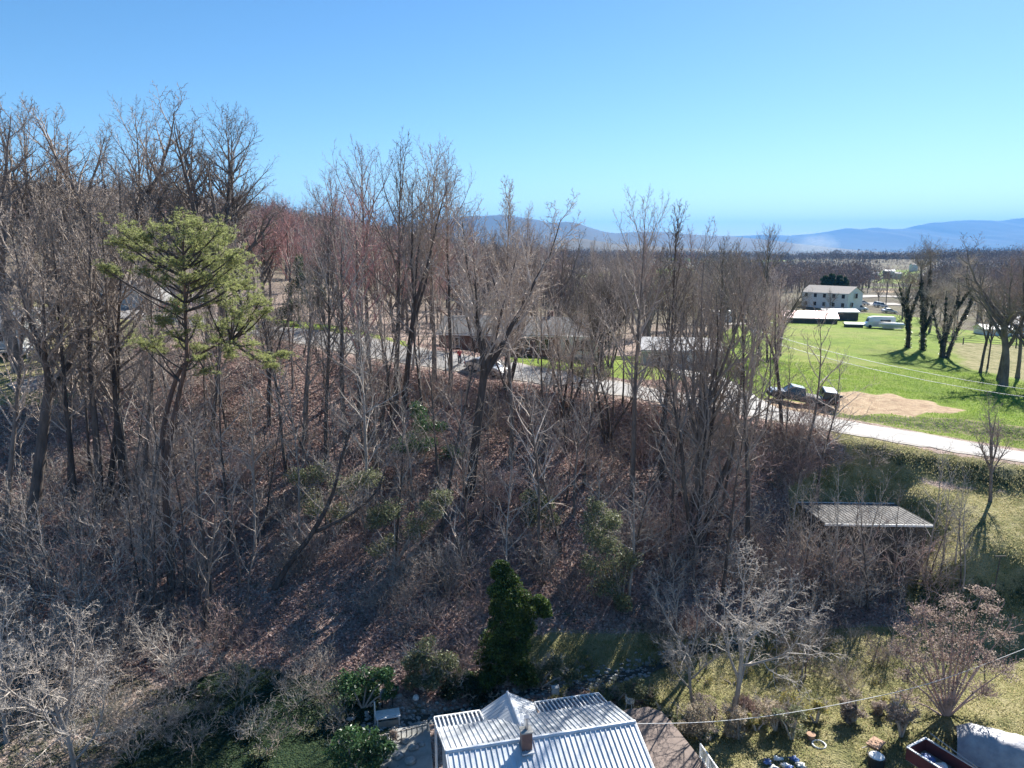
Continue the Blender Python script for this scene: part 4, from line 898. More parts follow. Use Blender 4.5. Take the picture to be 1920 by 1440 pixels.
H_v = rv.uniform(7, 16, len(X_)); Rw = H_v*rv.uniform(.28, .45, len(X_)); mk_ = np.where(Y_ < 420, 64, np.where(Y_ < 800, 34, 16))
T_ = np.repeat(np.arange(len(X_)), mk_); n_ = len(T_); V_ = rv.normal(size=(n_, 3)); V_ /= np.linalg.norm(V_, axis=1)[:, None]; V_ *= rv.random((n_, 1))**.4
Pc = np.stack([X_[T_]+V_[:, 0]*Rw[T_], Y_[T_]+V_[:, 1]*Rw[T_], Z_[T_]+H_v[T_]*(.58+V_[:, 2]*.42)], -1)
sz = (.35+.55*rv.random(n_))*(Y_[T_]/300)**.6
d1 = np.stack([V_[:, 0], V_[:, 1], .7+rv.normal(0, .4, n_)], -1); d1 /= np.linalg.norm(d1, axis=1)[:, None]; d1 *= sz[:, None]*1.6
d2 = np.cross(d1, rv.normal(size=(n_, 3))); d2 /= np.linalg.norm(d2, axis=1)[:, None]+1e-9; d2 *= sz[:, None]*.2
tri = np.stack([Pc-d2, Pc+d2, Pc+d1], 1)
nt_ = len(X_); B_ = np.stack([X_, Y_, Z_-1], -1); tk = np.stack([B_-[.2, 0, 0], B_+[.2, 0, 0], B_+np.stack([0*X_, 0*X_, H_v*.75], -1)], 1); tri = np.concatenate([tri, tk])
fm = bpy.data.meshes.new('far_wood'); n_ = len(tri); fm.vertices.add(n_*3); fm.vertices.foreach_set('co', tri.reshape(-1).astype(np.float32)); fm.loops.add(n_*3); fm.loops.foreach_set('vertex_index', np.arange(n_*3, dtype=np.int32))
fm.polygons.add(n_); fm.polygons.foreach_set('loop_start', np.arange(0, n_*3, 3, dtype=np.int32)); fm.polygons.foreach_set('loop_total', np.full(n_, 3, dtype=np.int32)); fm.update()
m, t, b_, out = nt('far_tree_twigs'); g_ = N(t, 'ShaderNodeNewGeometry')
pv_ = objvec(t, True); vr_ = ramp(t, noise_(t, .018, 4, .6, pv_), [(.35, (.45, .42, .42)), (.5, (.85, .8, .78)), (.65, (1.15, 1.1, 1))])
t.links.new(mixc(t, 1.0, vr_, ramp(t, g_.outputs['Random Per Island'], [(0, (.15, .12, .10)), (.4, (.27, .22, .185)), (.8, (.38, .31, .27)), (.93, (.33, .21, .19)), (1, (.10, .13, .07))]), 'MULTIPLY'), b_.inputs['Base Color']); b_.inputs['Roughness'].default_value = .9
fm.materials.append(m); fo = bpy.data.objects.new('far_wood', fm); COL.objects.link(fo)
tag(fo, 'grey-brown mass of bare woods covering the far hills below the blue mountains', 'woods', kind='stuff')
# fallen leaves, tussocks
rg = np.random.default_rng(5)
def cards(name, n, xr, yr, size, keep, mat, label, cat, tall=False, lift=.02):
    X = rg.uniform(*xr, n); Y = rg.uniform(*yr, n)
    ii = np.clip(np.searchsorted(xs, X)-1, 0, len(xs)-2); jj = np.clip(np.searchsorted(ys, Y)-1, 0, len(ys)-2)
    k = keep(X, Y, jj, ii); X, Y, ii, jj = X[k], Y[k], ii[k], jj[k]; n = len(X)
    fx = (X-xs[ii])/(xs[ii+1]-xs[ii]); fy = (Y-ys[jj])/(ys[jj+1]-ys[jj])
    Z = (GZ[jj, ii]*(1-fx)+GZ[jj, ii+1]*fx)*(1-fy)+(GZ[jj+1, ii]*(1-fx)+GZ[jj+1, ii+1]*fx)*fy
    C = np.stack([X, Y, Z+lift], -1); s = size*rg.uniform(.6, 1.4, (n, 1)); a = rg.uniform(0, 6.283, n)
    if tall:
        u = np.stack([np.cos(a), np.sin(a), 0*a], -1)*s*.22; v = np.stack([rg.normal(0, .35, n), rg.normal(0, .35, n), np.ones(n)], -1)*s
        V = np.stack([C-u, C+u, C+v], 1); m_ = 3
    else:
        u = np.stack([np.cos(a), np.sin(a), rg.normal(0, .55, n)], -1)*s; v = np.stack([-np.sin(a), np.cos(a), rg.normal(0, .55, n)], -1)*s*.7
        C[:, 2] += size*.35; V = np.stack([C-u, C+v, C+u, C-v], 1); m_ = 4
    me = bpy.data.meshes.new(name); me.vertices.add(n*m_); me.vertices.foreach_set('co', V.reshape(-1).astype(np.float32))
    me.loops.add(n*m_); me.loops.foreach_set('vertex_index', np.arange(n*m_, dtype=np.int32)); me.polygons.add(n)
    me.polygons.foreach_set('loop_start', np.arange(0, n*m_, m_, dtype=np.int32)); me.polygons.foreach_set('loop_total', np.full(n, m_, dtype=np.int32)); me.update(); me.materials.append(mat)
    o = bpy.data.objects.new(name, me); COL.objects.link(o); return tag(o, label, cat, kind='stuff')
M['litter'] = leafmat('fallen_leaves', [(.19, .12, .105), (.34, .24, .21), (.47, .34, .30), (.32, .20, .18), (.66, .54, .49)], .7, .5)
M['tuft'] = leafmat('dry_grass_blades', [(.15, .16, .06), (.35, .31, .16), (.45, .39, .22), (.22, .26, .10)], .6, .5)
M['tuftg'] = leafmat('green_grass_blades', [(.10, .17, .03), (.20, .30, .05), (.30, .38, .09)], .6, .45)
M['cover'] = leafmat('cover_and_shade_leaves', [(.012, .028, .014), (.03, .055, .025), (.06, .085, .04), (.12, .12, .06)], .7, .3)  # bank leaves; kept dark to double as shade on the lower slope
def rdfar(X, Y, d): return seg_dist(X, Y, [c for c, w in ROADC]) > d
cards('leaf_litter', 330000, (-48, 28), (38, 84), .085, lambda X, Y, j, i: (lush[j, i] < .3) & (dry[j, i] < .35) & (ivy[j, i] < .35) & (dirt[j, i] < .3) & rdfar(X, Y, 3.9) & (vnoise(X/2.5, Y/2.5, 8)+rg.random(len(X))*.9 > .55), M['litter'], 'fallen pinkish brown leaves covering the wooded slope', 'leaves')
cards('dry_grass', 220000, (-4, 52), (28, 66), .13, lambda X, Y, j, i: (dry[j, i] > .4) & (vnoise(X/.9, Y/.9, 3) > .25) & rdfar(X, Y, 3.6), M['tuft'], 'dry yellowish grass of the lawns at the right', 'grass', True, -.02)
cards('meadow_grass', 120000, (20, 75), (62, 110), .16, lambda X, Y, j, i: (lush[j, i] > .4) & (dirt[j, i] < .25) & (rg.random(len(X)) < .7) & rdfar(X, Y, 3.6), M['tuftg'], 'bright green grass of the meadow beyond the road', 'grass', True, -.02)
cards('cover_and_shade', 150000, (-32, 50), (26, 64), .06, lambda X, Y, j, i: (ivy[j, i] > .5) & (vnoise(X/1.7, Y/1.7, 9) > .35) & rdfar(X, Y, 3.6), M['cover'], 'dark green ground cover on the banks, doubling as painted shade on the lower slope', 'ground cover', False, .03)
# ---------------------------------------------------------------- buildings
M['roofmetal'] = pmat('galvanised_roof', (.68, .71, .74), (.47, .49, .50), 1.1, .38, .12, .01, metal=.3, detail=8, stretch=(1, .35, 1))
M['white'] = pmat('white_painted_wood', (.78, .78, .76), (.62, .62, .60), 3, .6, .1, .01)
M['siding'] = pmat('grey_siding', (.46, .47, .46), (.38, .39, .38), 2, .7, .1, .01)
M['brick'] = None
m, t, b_, out = nt('red_brick'); br = N(t, 'ShaderNodeTexBrick'); br.inputs['Scale'].default_value = 4.5
br.inputs['Color1'].default_value = (.17, .075, .055, 1); br.inputs['Color2'].default_value = (.10, .045, .035, 1); br.inputs['Mortar'].default_value = (.25, .22, .2, 1)
mp = N(t, 'ShaderNodeMapping'); mp.inputs['Rotation'].default_value = (R(90), 0, 0); t.links.new(objvec(t), mp.inputs[0]); t.links.new(mp.outputs[0], br.inputs['Vector'])
t.links.new(br.outputs['Color'], b_.inputs['Base Color']); b_.inputs['Roughness'].default_value = .9; M['brick'] = m
M['shingle'] = pmat('grey_shingles', (.13, .125, .125), (.07, .07, .07), 6, .9, .4, .02)
M['tan_shingle'] = pmat('tan_shingles', (.36, .32, .28), (.26, .23, .2), 3, .9, .3, .02)
M['glass'] = pmat('dark_window_glass', (.03, .035, .04), (.02, .02, .025), 1, .08, 0)
M['panel'] = pmat('blue_grey_clear_panel', (.20, .26, .34), (.08, .10, .14), 2, .3, .1, .01)
M['deckwood'] = pmat('brown_deck_boards', (.20, .15, .125), (.13, .10, .085), 1.2, .85, .3, .01)
M['greywood'] = pmat('weathered_wood', (.34, .31, .27), (.22, .2, .17), 3, .85, .3, .01)
M['concrete'] = pmat('stained_concrete', (.36, .35, .32), (.20, .20, .18), 1.1, .9, .3, .02)
M['pinkroof'] = pmat('faded_red_metal', (.55, .33, .32), (.45, .26, .26), .6, .45, 0, metal=.2)
M['paleroof'] = pmat('pale_grey_metal', (.30, .30, .31), (.20, .20, .21), .8, .7, 0)
M['redbarn'] = pmat('dark_red_boards', (.20, .05, .04), (.12, .03, .03), 2, .8, .2, .01)
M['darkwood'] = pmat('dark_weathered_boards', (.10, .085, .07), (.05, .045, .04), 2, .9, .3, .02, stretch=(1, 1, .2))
M['rubber'] = pmat('black_rubber', (.02, .02, .02), (.012, .012, .012), 5, .8, 0)
M['chrome'] = pmat('bare_metal', (.55, .55, .55), (.4, .4, .4), 4, .3, 0, metal=.9)
def window(parent, c, w, h, face, frame='white', bars=1, dep=.06):
    """window on a wall: face is the outward unit vector in the house's own frame"""
    f = Vector(face); u = Vector((-f.y, f.x, 0)); c = Vector(c)+f*.01; fr = MB(); rz = math.atan2(u.y, u.x)
    for s in (-1, 1):
        fr.box(c+u*(s*(w/2+.04))+f*dep/2, (.09, dep, h+.18), rz); fr.box(c+Vector((0, 0, s*(h/2+.045)))+f*dep/2, (w, dep, .09), rz)
    for k in range(bars): fr.box(c+u*(w*((k+1)/(bars+1)-.5))+f*dep/2, (.05, dep*.9, h), rz)
    o = fr.build('window', M[frame], parent); MB().box(c+f*.02, (w, .02, h), rz).build('pane', M['glass'], o); return o
def gable_house(name, label, loc, rz, L, D, wall_h, rise, wallm, roofm, over=.35, group=None, cat='house', base=.6, ridge_off=0):
    """ridge along x; origin at ground centre"""
    o = empty(name, loc, rz, label, cat, group); b = MB(); hx, hy = L/2, D/2
    ring = lambda x: [(x, -hy, -base), (x, hy, -base), (x, hy, wall_h), (x, 0, wall_h+rise), (x, -hy, wall_h)]
    b.loft([ring(-hx), ring(hx)]); b.build('wall', M[wallm], o)
    r = MB(); sl = rise/hy; X = hx+over; th = .09
    for s in (-1, 1):
        a = Vector((0, 0, wall_h+rise+.04)); e = Vector((0, s*(hy+over), wall_h-sl*over+.04)); n_ = Vector((0, 0, th))
        P = [Vector((x, q.y, q.z)) for x in (-X, X) for q in (a, e)]
        r.loft([[P[0], P[1], P[1]+n_, P[0]+n_], [P[2], P[3], P[3]+n_, P[2]+n_]])
    ro = r.build('roof', M[roofm], o); f = MB()
    for s in (-1, 1): f.box((0, s*(hy+over+.03), wall_h-sl*over-.02), (2*X, .05, .18))
    f.build('fascia', M['white'], o); return o, ro
# --- the metal roofed house at the bottom
ang = math.atan2(2.0, 8.52); hz0 = 1.0
def metal_house():
    o = empty('metal_roofed_house', (1.41, 28.6, hz0), ang, 'house with a shining ribbed metal roof at the bottom of the picture', 'house')
    RZ = 4.5; EZ = 3.38; NZ = 2.9; hx = 4.38; yf = 3.2; yn = -4.6
    w_ = MB(); ring = lambda x: [(x, yn+.35, -.3), (x, yf-.3, -.3), (x, yf-.3, EZ+.0), (x, 0, RZ-.08), (x, yn+.35, NZ+.0)]
    w_.loft([ring(-hx+.18), ring(hx-.18)]); wl = w_.build('wall', M['siding'], o)
    def slab(b, p0, p1, p2, p3, th=.05):
        n = (p1-p0).cross(p3-p0).normalized()*th
        if n.z < 0: n = -n
        b.loft([[p0, p1, p1+n, p0+n], [p3, p2, p2+n, p3+n]])
    def ribs(b, a0, a1, c0, c1, step, hgt=.06, wd=.03):
        """ribs running from line a0-a1 to line c0-c1"""
        n = int((a1-a0).length/step)
        for k in range(n+1):
            s = (k+.0)/n; b.bar(a0.lerp(a1, s)+Vector((0, 0, .07)), c0.lerp(c1, s)+Vector((0, 0, .07)), wd, hgt)
    V = Vector; r = MB()
    slab(r, V((-hx, 0, RZ)), V((hx, 0, RZ)), V((hx, yf, EZ)), V((-hx, yf, EZ)))
    slab(r, V((-hx, 0, RZ)), V((hx, 0, RZ)), V((hx, yn, NZ)), V((-hx, yn, NZ)))
    ribs(r, V((-hx+.05, 0, RZ)), V((hx-.05, 0, RZ)), V((-hx+.05, yf, EZ)), V((hx-.05, yf, EZ)), .235)
    ribs(r, V((-hx+.05, -.12, RZ-.04)), V((hx-.05, -.12, RZ-.04)), V((-hx+.05, yn, NZ)), V((hx-.05, yn, NZ)), .235)
    # cross gable
    gx = -.62; gw = 1.36; gz = 3.82; ge = 3.02; yb = 1.9; yt = 4.55
    slab(r, V((gx, yb-1.2, gz+.05)), V((gx, yt, gz)), V((gx-gw, yt, ge)), V((gx-gw, yb+1.2, ge+.02)))
    slab(r, V((gx, yb-1.2, gz+.05)), V((gx, yt, gz)), V((gx+gw, yt, ge)), V((gx+gw, yb+1.2, ge+.02)))
    for s in (-1, 1):
        for k in range(11):
            y = yt-.03-k*.235
            if y > yb: r.bar(V((gx, y, gz+.07)), V((gx+s*gw, y, ge+.07)), .03, .03)
    ro = r.build('roof', M['roofmetal'], o)
    c = MB(); c.tube([V((-hx-.02, 0, RZ+.07)), V((hx+.02, 0, RZ+.07))], [.10, .10], 8, True); c.tube([V((gx, yb-.3, gz+.09)), V((gx, yt+.02, gz+.07))], [.07, .07], 8, True)
    for x in (-hx-.02, hx+.02):
        c.bar((x, 0, RZ+.03), (x, yf, EZ+.03), .06, .14); c.bar((x, 0, RZ+.03), (x, yn, NZ+.03), .06, .14)
    c.build('ridge_cap', M['roofmetal'], ro)
    g = MB(); g.prism([(gx-gw+.15, yf-.3), (gx+gw-.15, yf-.3), (gx+gw-.15, yt-.25), (gx-gw+.15, yt-.25)], -.3, ge-.05)
    g.loft([[(gx-gw+.15, y, ge-.05), (gx+gw-.15, y, ge-.05), (gx, y, gz-.1)] for y in (2.2, yt-.25)]); g.build('porch_wall', M['siding'], o)
    # slatted awnings each side of the cross gable
    for x0, x1 in ((-hx, gx-gw-.08), (gx+gw+.08, hx-.05)):
        a = MB(); y0, y1 = yf-.05, 4.6; z0, z1 = EZ-.02, 3.02
        a.bar((x0, y1, z1), (x1, y1, z1), .07, .10); a.bar((x0, y0, z0-.03), (x1, y0, z0-.03), .06, .08)
        n = int((x1-x0)/.21)
        for k in range(n+1):
            x = x0+(x1-x0)*k/n; a.bar((x, y0, z0), (x, y1, z1), .045, .07)
        for x in (x0+.05, x1-.05): a.box((x, y1-.03, z1/2-.15), (.08, .08, z1+.2))
        ao = a.build('awning', M['white'], o); p = MB()
        p.quad((x0, y0, z0-.09), (x1, y0, z0-.09), (x1, y1, z1-.09), (x0, y1, z1-.09)); p.build('panel', M['panel'], ao)
    # chimney
    ch = MB(); cx, cy = -.88, -.30; ch.box((cx, cy, RZ+.15), (.46, .42, 1.15)); cho = ch.build('chimney', M['brick'], o)
    MB().box((cx, cy, RZ+.755), (.54, .50, .06)).build('cap', M['concrete'], cho)
    f = MB(); f.cyl((cx+.02, cy+.02, RZ+.785), .085, .52, 12); f.cyl((cx+.02, cy+.02, RZ+1.36), .13, .03, 12); f.box((cx+.02, cy+.02, RZ+1.33), (.02, .2, .06)); f.build('flue', M['chrome'], cho)
    MB().box((cx, cy-.34, RZ-.13), (.56, .30, .05), 0, R(-20)).build('flashing', M['roofmetal'], cho)
    window(o, (-hx+.17, -1.6, 1.7), .9, 1.1, (-1, 0, 0)); window(o, (hx-.17, 1.2, 1.7), .9, 1.1, (1, 0, 0))
    window(o, (-3.2, yf-.3, 1.6), .9, 1.0, (0, 1, 0)); window(o, (2.4, yf-.3, 1.6), .9, 1.0, (0, 1, 0))
    d = MB().box((gx, yt-.235, 1.0), (.9, .05, 2.05)).build('door', M['white'], o); MB().blob((gx+.35, yt-.19, 1.0), (.04, .04, .04)).build('handle', M['chrome'], d)
    g = MB(); g.bar((-hx, yn-.03, NZ-.02), (hx, yn-.03, NZ-.02), .12, .12)
    g.tube([(-hx-.06, yf-.1, EZ), (-hx-.06, yf-.15, .1)], [.04, .04], 6, True); g.build('gutter', M['white'], o)
metal_house()
# brown deck at the house's right
def deck():
    z = 2.35; P = [atz(px, py, z) for px, py in ((1150,1338),(1180,1329),(1215,1325),(1240,1333),(1258,1352),(1312,1420),(1338,1450),(1380,1520),(1290,1560),(1225,1440))]
    b0 = Vector((P[5].x-1, P[5].y, 1)); o = empty('deck', b0, 0, 'flat brown deck with a rounded end beside the metal roofed house', 'deck')
    Q = [(p.x-b0.x, p.y-b0.y) for p in P]; MB().prism(Q, z-1-.18, z-1).build('floor', M['deckwood'], o)
    for i in (0, 2, 4, 6): MB().box((Q[i][0]*.95, Q[i][1]*.95, (z-1.18)/2-.15), (.12, .12, z-1.18+.3)).build('post', M['greywood'], o)
    a = Vector((Q[5][0], Q[5][1], z-1)); c = Vector((Q[7][0], Q[7][1], z-1)); r = MB(); r.bar(a+Vector((0, 0, .75)), c+Vector((0, 0, .75)), .06, .05); r.bar(a+Vector((0, 0, .1)), c+Vector((0, 0, .1)), .04, .04)
    n = 26
    for k in range(n+1): p = a.lerp(c, k/n); r.bar(p+Vector((0, 0, 0)), p+Vector((0, 0, .75)), .03 if k % 6 else .07)
    r.build('railing', M['white'], o)
deck()
# --- grey roofed barn
def barn():
    o = empty('barn', (27.6, 53.6, 2.9), R(-2), 'barn with a low grey metal roof and dark shaded front at the right', 'barn')
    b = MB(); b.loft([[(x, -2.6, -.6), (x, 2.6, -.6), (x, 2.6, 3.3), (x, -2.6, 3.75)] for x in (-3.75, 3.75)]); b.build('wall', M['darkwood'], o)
    r = MB(); r.loft([[(x, -2.95, 3.86), (x, 2.95, 3.36), (x, 2.95, 3.44), (x, -2.95, 3.94)] for x in (-4.0, 4.0)])
    for k in range(27): x = -3.95+k*.304; r.bar((x, -2.95, 3.955), (x, 2.95, 3.455), .03, .03)
    ro = r.build('roof', M['barnroof'], o); f = MB(); f.box((0, -2.98, 3.86), (8.06, .05, .16)); f.box((0, 2.98, 3.42), (8.06, .05, .16)); f.build('edge_trim', M['white'], ro)
    d = MB().box((-1.2, -2.63, .9), (2.2, .06, 2.4)).build('door', M['greywood'], o); MB().box((-.3, -2.68, 1.0), (.06, .05, .3)).build('handle', M['chrome'], d)
    window(o, (2.2, -2.6, 1.6), .9, .9, (0, -1, 0), 'greywood')
M['barnroof'] = pmat('weathered_grey_roof', (.15, .145, .14), (.08, .078, .075), 1.1, .95, .2, .02)
barn()
# --- ranch house beyond the road
A = Vector((-9.3, 90.5)); B = Vector((11.0, 87.0)); rz = math.atan2(B.y-A.y, B.x-A.x); mid = (A+B)/2; nrm = Vector((-math.sin(rz), math.cos(rz)))
cx_, cy_ = mid.x+nrm.x*4.2, mid.y+nrm.y*4.2; gz = 14.15
o, ro = gable_house('ranch_house', 'long low ranch house with grey shingle roof, brick left part and white right part', (cx_, cy_, gz), rz, 20.6, 8.4, 2.55, 1.75, 'brick', 'shingle', base=1.6)
w_ = MB(); w_.loft([[(x, -4.75, -.1), (x, -4.0, -.1), (x, -4.0, 2.62), (x, -4.75, 2.5)] for x in (5.15, 10.2)]); w_.build('white_wing', M['white'], o)
MB().box((7.67, -4.45, -.55), (5.1, .8, .95)).build('foundation', M['concrete'], o)
window(o, (8.0, -4.75, 1.35), 1.9, 1.35, (0, -1, 0), bars=2); window(o, (6.1, -4.75, 1.35), .55, 1.35, (0, -1, 0), bars=0)
for x in (-8.2, -5.2, .8, 3.2): window(o, (x, -4.2, 1.4), 1.0, 1.2, (0, -1, 0))
window(o, (10.3, 0, 1.4), 1.0, 1.2, (1, 0, 0)); window(o, (-10.3, 0, 1.4), 1.0, 1.2, (-1, 0, 0))
d = MB().box((-2.2, -4.24, 1.05), (.95, .06, 2.1)).build('door', M['white'], o); MB().blob((-1.85, -4.3, 1.05), (.05, .05, .05)).build('handle', M['chrome'], d)
st = MB(); st.box((-2.2, -4.9, -.1), (1.8, 1.2, .3)); st.box((-2.2, -5.7, -.35), (1.8, .5, .3)); st.build('steps', M['concrete'], o)
chm = MB().box((3.4, .6, 4.4), (.8, .6, 1.4)).build('chimney', M['brick'], ro)
# --- pale roofed house
q = at(1272, 690, 93.5); q.z = ground(q.x, q.y)
o, ro = gable_house('pale_roofed_house', 'low house with a pale metal roof and whitish gable end behind the driveway', q, R(-8), 9.6, 7.5, 2.7, 1.1, 'siding', 'paleroof', base=1.2)
MB().loft([[(4.83, -3.7, -.8), (4.83, 3.7, -.8), (4.83, 3.7, 2.65), (4.83, 0, 3.75), (4.83, -3.7, 2.65)], [(4.86, -3.7, -.8), (4.86, 3.7, -.8), (4.86, 3.7, 2.65), (4.86, 0, 3.75), (4.86, -3.7, 2.65)]]).build('gable_wall', M['white'], o)
for x in (-3.2, -.6, 2.6): window(o, (x, -3.75, 1.5), 1.1, 1.1, (0, -1, 0))
window(o, (4.87, -1.5, 1.5), .9, 1.1, (1, 0, 0)); d = MB().box((1.1, -3.79, 1.05), (.95, .06, 2.1)).build('door', M['white'], o); MB().blob((1.45, -3.84, 1.05), (.05, .05, .05)).build('handle', M['chrome'], d)
q = at(1384, 700, 86); q.z = ground(q.x, q.y); b = MB(); b.box((0, 0, .7), (.7, .7, 1.9)); o = b.build('brick_pillar', M['clay'], None, loc=q); tag(o, 'orange brick pillar at the edge of the meadow right of the pale roofed house', 'pillar')
# --- cabin with deck at the left edge
def cabin():
    q = at(-25, 655, 79); q.z = ground(q.x+2, q.y+3)-.2; o, ro = gable_house('cabin', 'small cabin with blue-grey roof and railed wooden deck at the left edge', (q.x-1.5, q.y+4, q.z+.5), R(8), 8, 6, 2.6, 1.5, 'siding', 'paleroof', base=1.8)
    dk = MB(); dk.box((1.5, -4.2, .0), (8.5, 2.6, .16)); dk.build('deck_floor', M['greywood'], o)
    r = MB()
    for x in [-2.6+.9*k for k in range(10)]: r.box((x, -5.45, .5), (.07, .07, 1.0))
    for z in (.45, .98): r.box((1.5, -5.45, z), (8.4, .06, .07))
    for y in (-4.9, -4.2, -3.4): r.box((5.7, y, .5), (.07, .07, 1.0))
    r.box((5.7, -4.2, .98), (.07, 2.5, .07)); r.build('railing', M['white'], o)
    for x in (-2.6, 1.5, 5.6): MB().box((x, -5.4, -1.0), (.14, .14, 2.1)).build('post', M['greywood'], o)
    for x in (-1.5, 2.2): window(o, (x, -3.0, 1.5), 1.1, 1.2, (0, -1, 0))
    d = MB().box((.4, -3.04, 1.15), (.95, .06, 2.1)).build('door', M['white'], o); MB().blob((.75, -3.1, 1.1), (.05, .05, .05)).build('handle', M['chrome'], d)
cabin()
q = on_ground(250, 560, 300); q = at(262, 566, 122); q.z = ground(q.x, q.y); gable_house('garage', 'grey garage half hidden behind the pine beside the red car', q, R(-12), 9, 7, 2.6, 1.4, 'siding', 'shingle', base=1.2, cat='garage')
# --- far farm and white house
q = at(1558, 579, 226); q.z = ground(q.x, q.y)
o, ro = gable_house('white_house', 'white two-storey house with tan roof on the rise beyond the meadow', q, R(-52), 15, 9, 5.0, 1.9, 'white', 'tan_shingle', base=1.5)
for x in (-6, -3, 0, 3, 6):
    for z in (1.5, 4.1): window(o, (x, -4.5, z), 1.0, 1.2, (0, -1, 0), bars=0)
window(o, (7.75, 0, 4.2), 1.4, 1.5, (1, 0, 0), bars=0); window(o, (7.75, -2.2, 1.6), 1.2, 1.3, (1, 0, 0), bars=0)
q = at(1515, 603, 196); q.z = ground(q.x, q.y); o, ro = gable_house('farm_shed', 'long farm shed with a faded pinkish red roof beyond the meadow', q, R(-14), 13.5, 8, 1.4, 1.5, 'darkwood', 'pinkroof', base=1, cat='shed')
q = at(1570, 601, 203); q.z = ground(q.x, q.y); o, ro = gable_house('farm_shed', 'low open shed with pale roof right of the pinkish one', q, R(-5), 9, 6, 2.1, .6, 'darkwood', 'paleroof', base=1, cat='shed')
q = at(1600, 612, 182); q.z = ground(q.x, q.y); o, ro = gable_house('lean_to', 'tiny white roofed shelter in the field left of the motorhome', q, R(-12), 4, 2.4, .9, .25, 'darkwood', 'white', base=.5, cat='shelter')
q = at(1352, 598, 190); q.z = ground(q.x, q.y); o, ro = gable_house('trailer_home', 'white box trailer seen through the treetops left of the pinkish shed', q, R(5), 7, 2.6, 2.6, .1, 'white', 'white', base=.2, over=.05, cat='trailer')
q = at(1862, 642, 172); q.z = ground(q.x, q.y); o, ro = gable_house('farm_shed', 'low white shed behind the tall trees at the right edge', q, R(-6), 7, 5, 1.6, .8, 'white', 'white', base=.8, cat='shed')
q = at(1925, 632, 190); q.z = ground(q.x, q.y); o, ro = gable_house('farm_shed', 'grey-roofed farm building cut by the right frame edge', q, R(-6), 16, 8, 2.6, 1.6, 'siding', 'paleroof', base=.8, cat='shed')
for i, (px, py, Y, L, wm, rm, lb) in enumerate([(1640,497,690,18,'white','paleroof','leftmost small pale house on the far wooded hillside'),(1668,495,700,22,'white','white','largest white house on the far wooded hillside'),(1684,499,660,14,'siding','paleroof','grey house just right of the largest white one on the far hillside'),
      (1713,497,740,14,'white','tan_shingle','small house near the ridge above the ivy-clad trees'),(1600,512,620,10,'white','white','tiny white house left of the far field'),(1730,520,560,13,'white','paleroof','pale roofed house above the orange clay strip'),(1585,514,640,9,'siding','white','tiny grey house at the left end of the far hillside houses'),(1060,502,520,13,'white','pinkroof','small house with reddish roof glimpsed between trees under the mountain')]):
    q = at(px, py+3, Y); q.z = ground(q.x, q.y); gz_ = at(px, py+2, Y).z; q.z = min(max(q.z+1.0, gz_), q.z+4.0)
    gable_house('far_house', lb, q, R(-20+i*9), L*.42, 5, 2.2, 1.3, wm, rm, base=6, group='houses on the far hillside')
# fence lines
def fence(name, label, pts, h, step, mat, rails=2, pw=.1):
    ps = []
    for a, c in zip(pts[:-1], pts[1:]):
        n = max(1, int((c-a).length/step)); ps += [a.lerp(c, k/n) for k in range(n)]
    ps.append(pts[-1])
    for p in ps: p.z = bil(p.x, p.y)
    b0 = ps[0].copy(); o = empty(name, b0, 0, label, 'fence')
    for k, p in enumerate(ps): MB().box(p-b0+Vector((0, 0, h/2-.1)), (pw, pw, h+.2)).build('post', M[mat], o)
    r = MB()
    for a, c in zip(ps[:-1], ps[1:]):
        for j in range(rails): z = Vector((0, 0, h*(j+1)/rails-.08)); r.bar(a-b0+z, c-b0+z, .03, .06)
    r.build('rails', M[mat], o)
fence('board_fence', 'dark board fence along the far side of the meadow', [on_ground(1762, 642, 300), on_ground(1850, 648, 300), on_ground(1960, 655, 300)], 1.3, 4, 'darkwood', 3, .16)
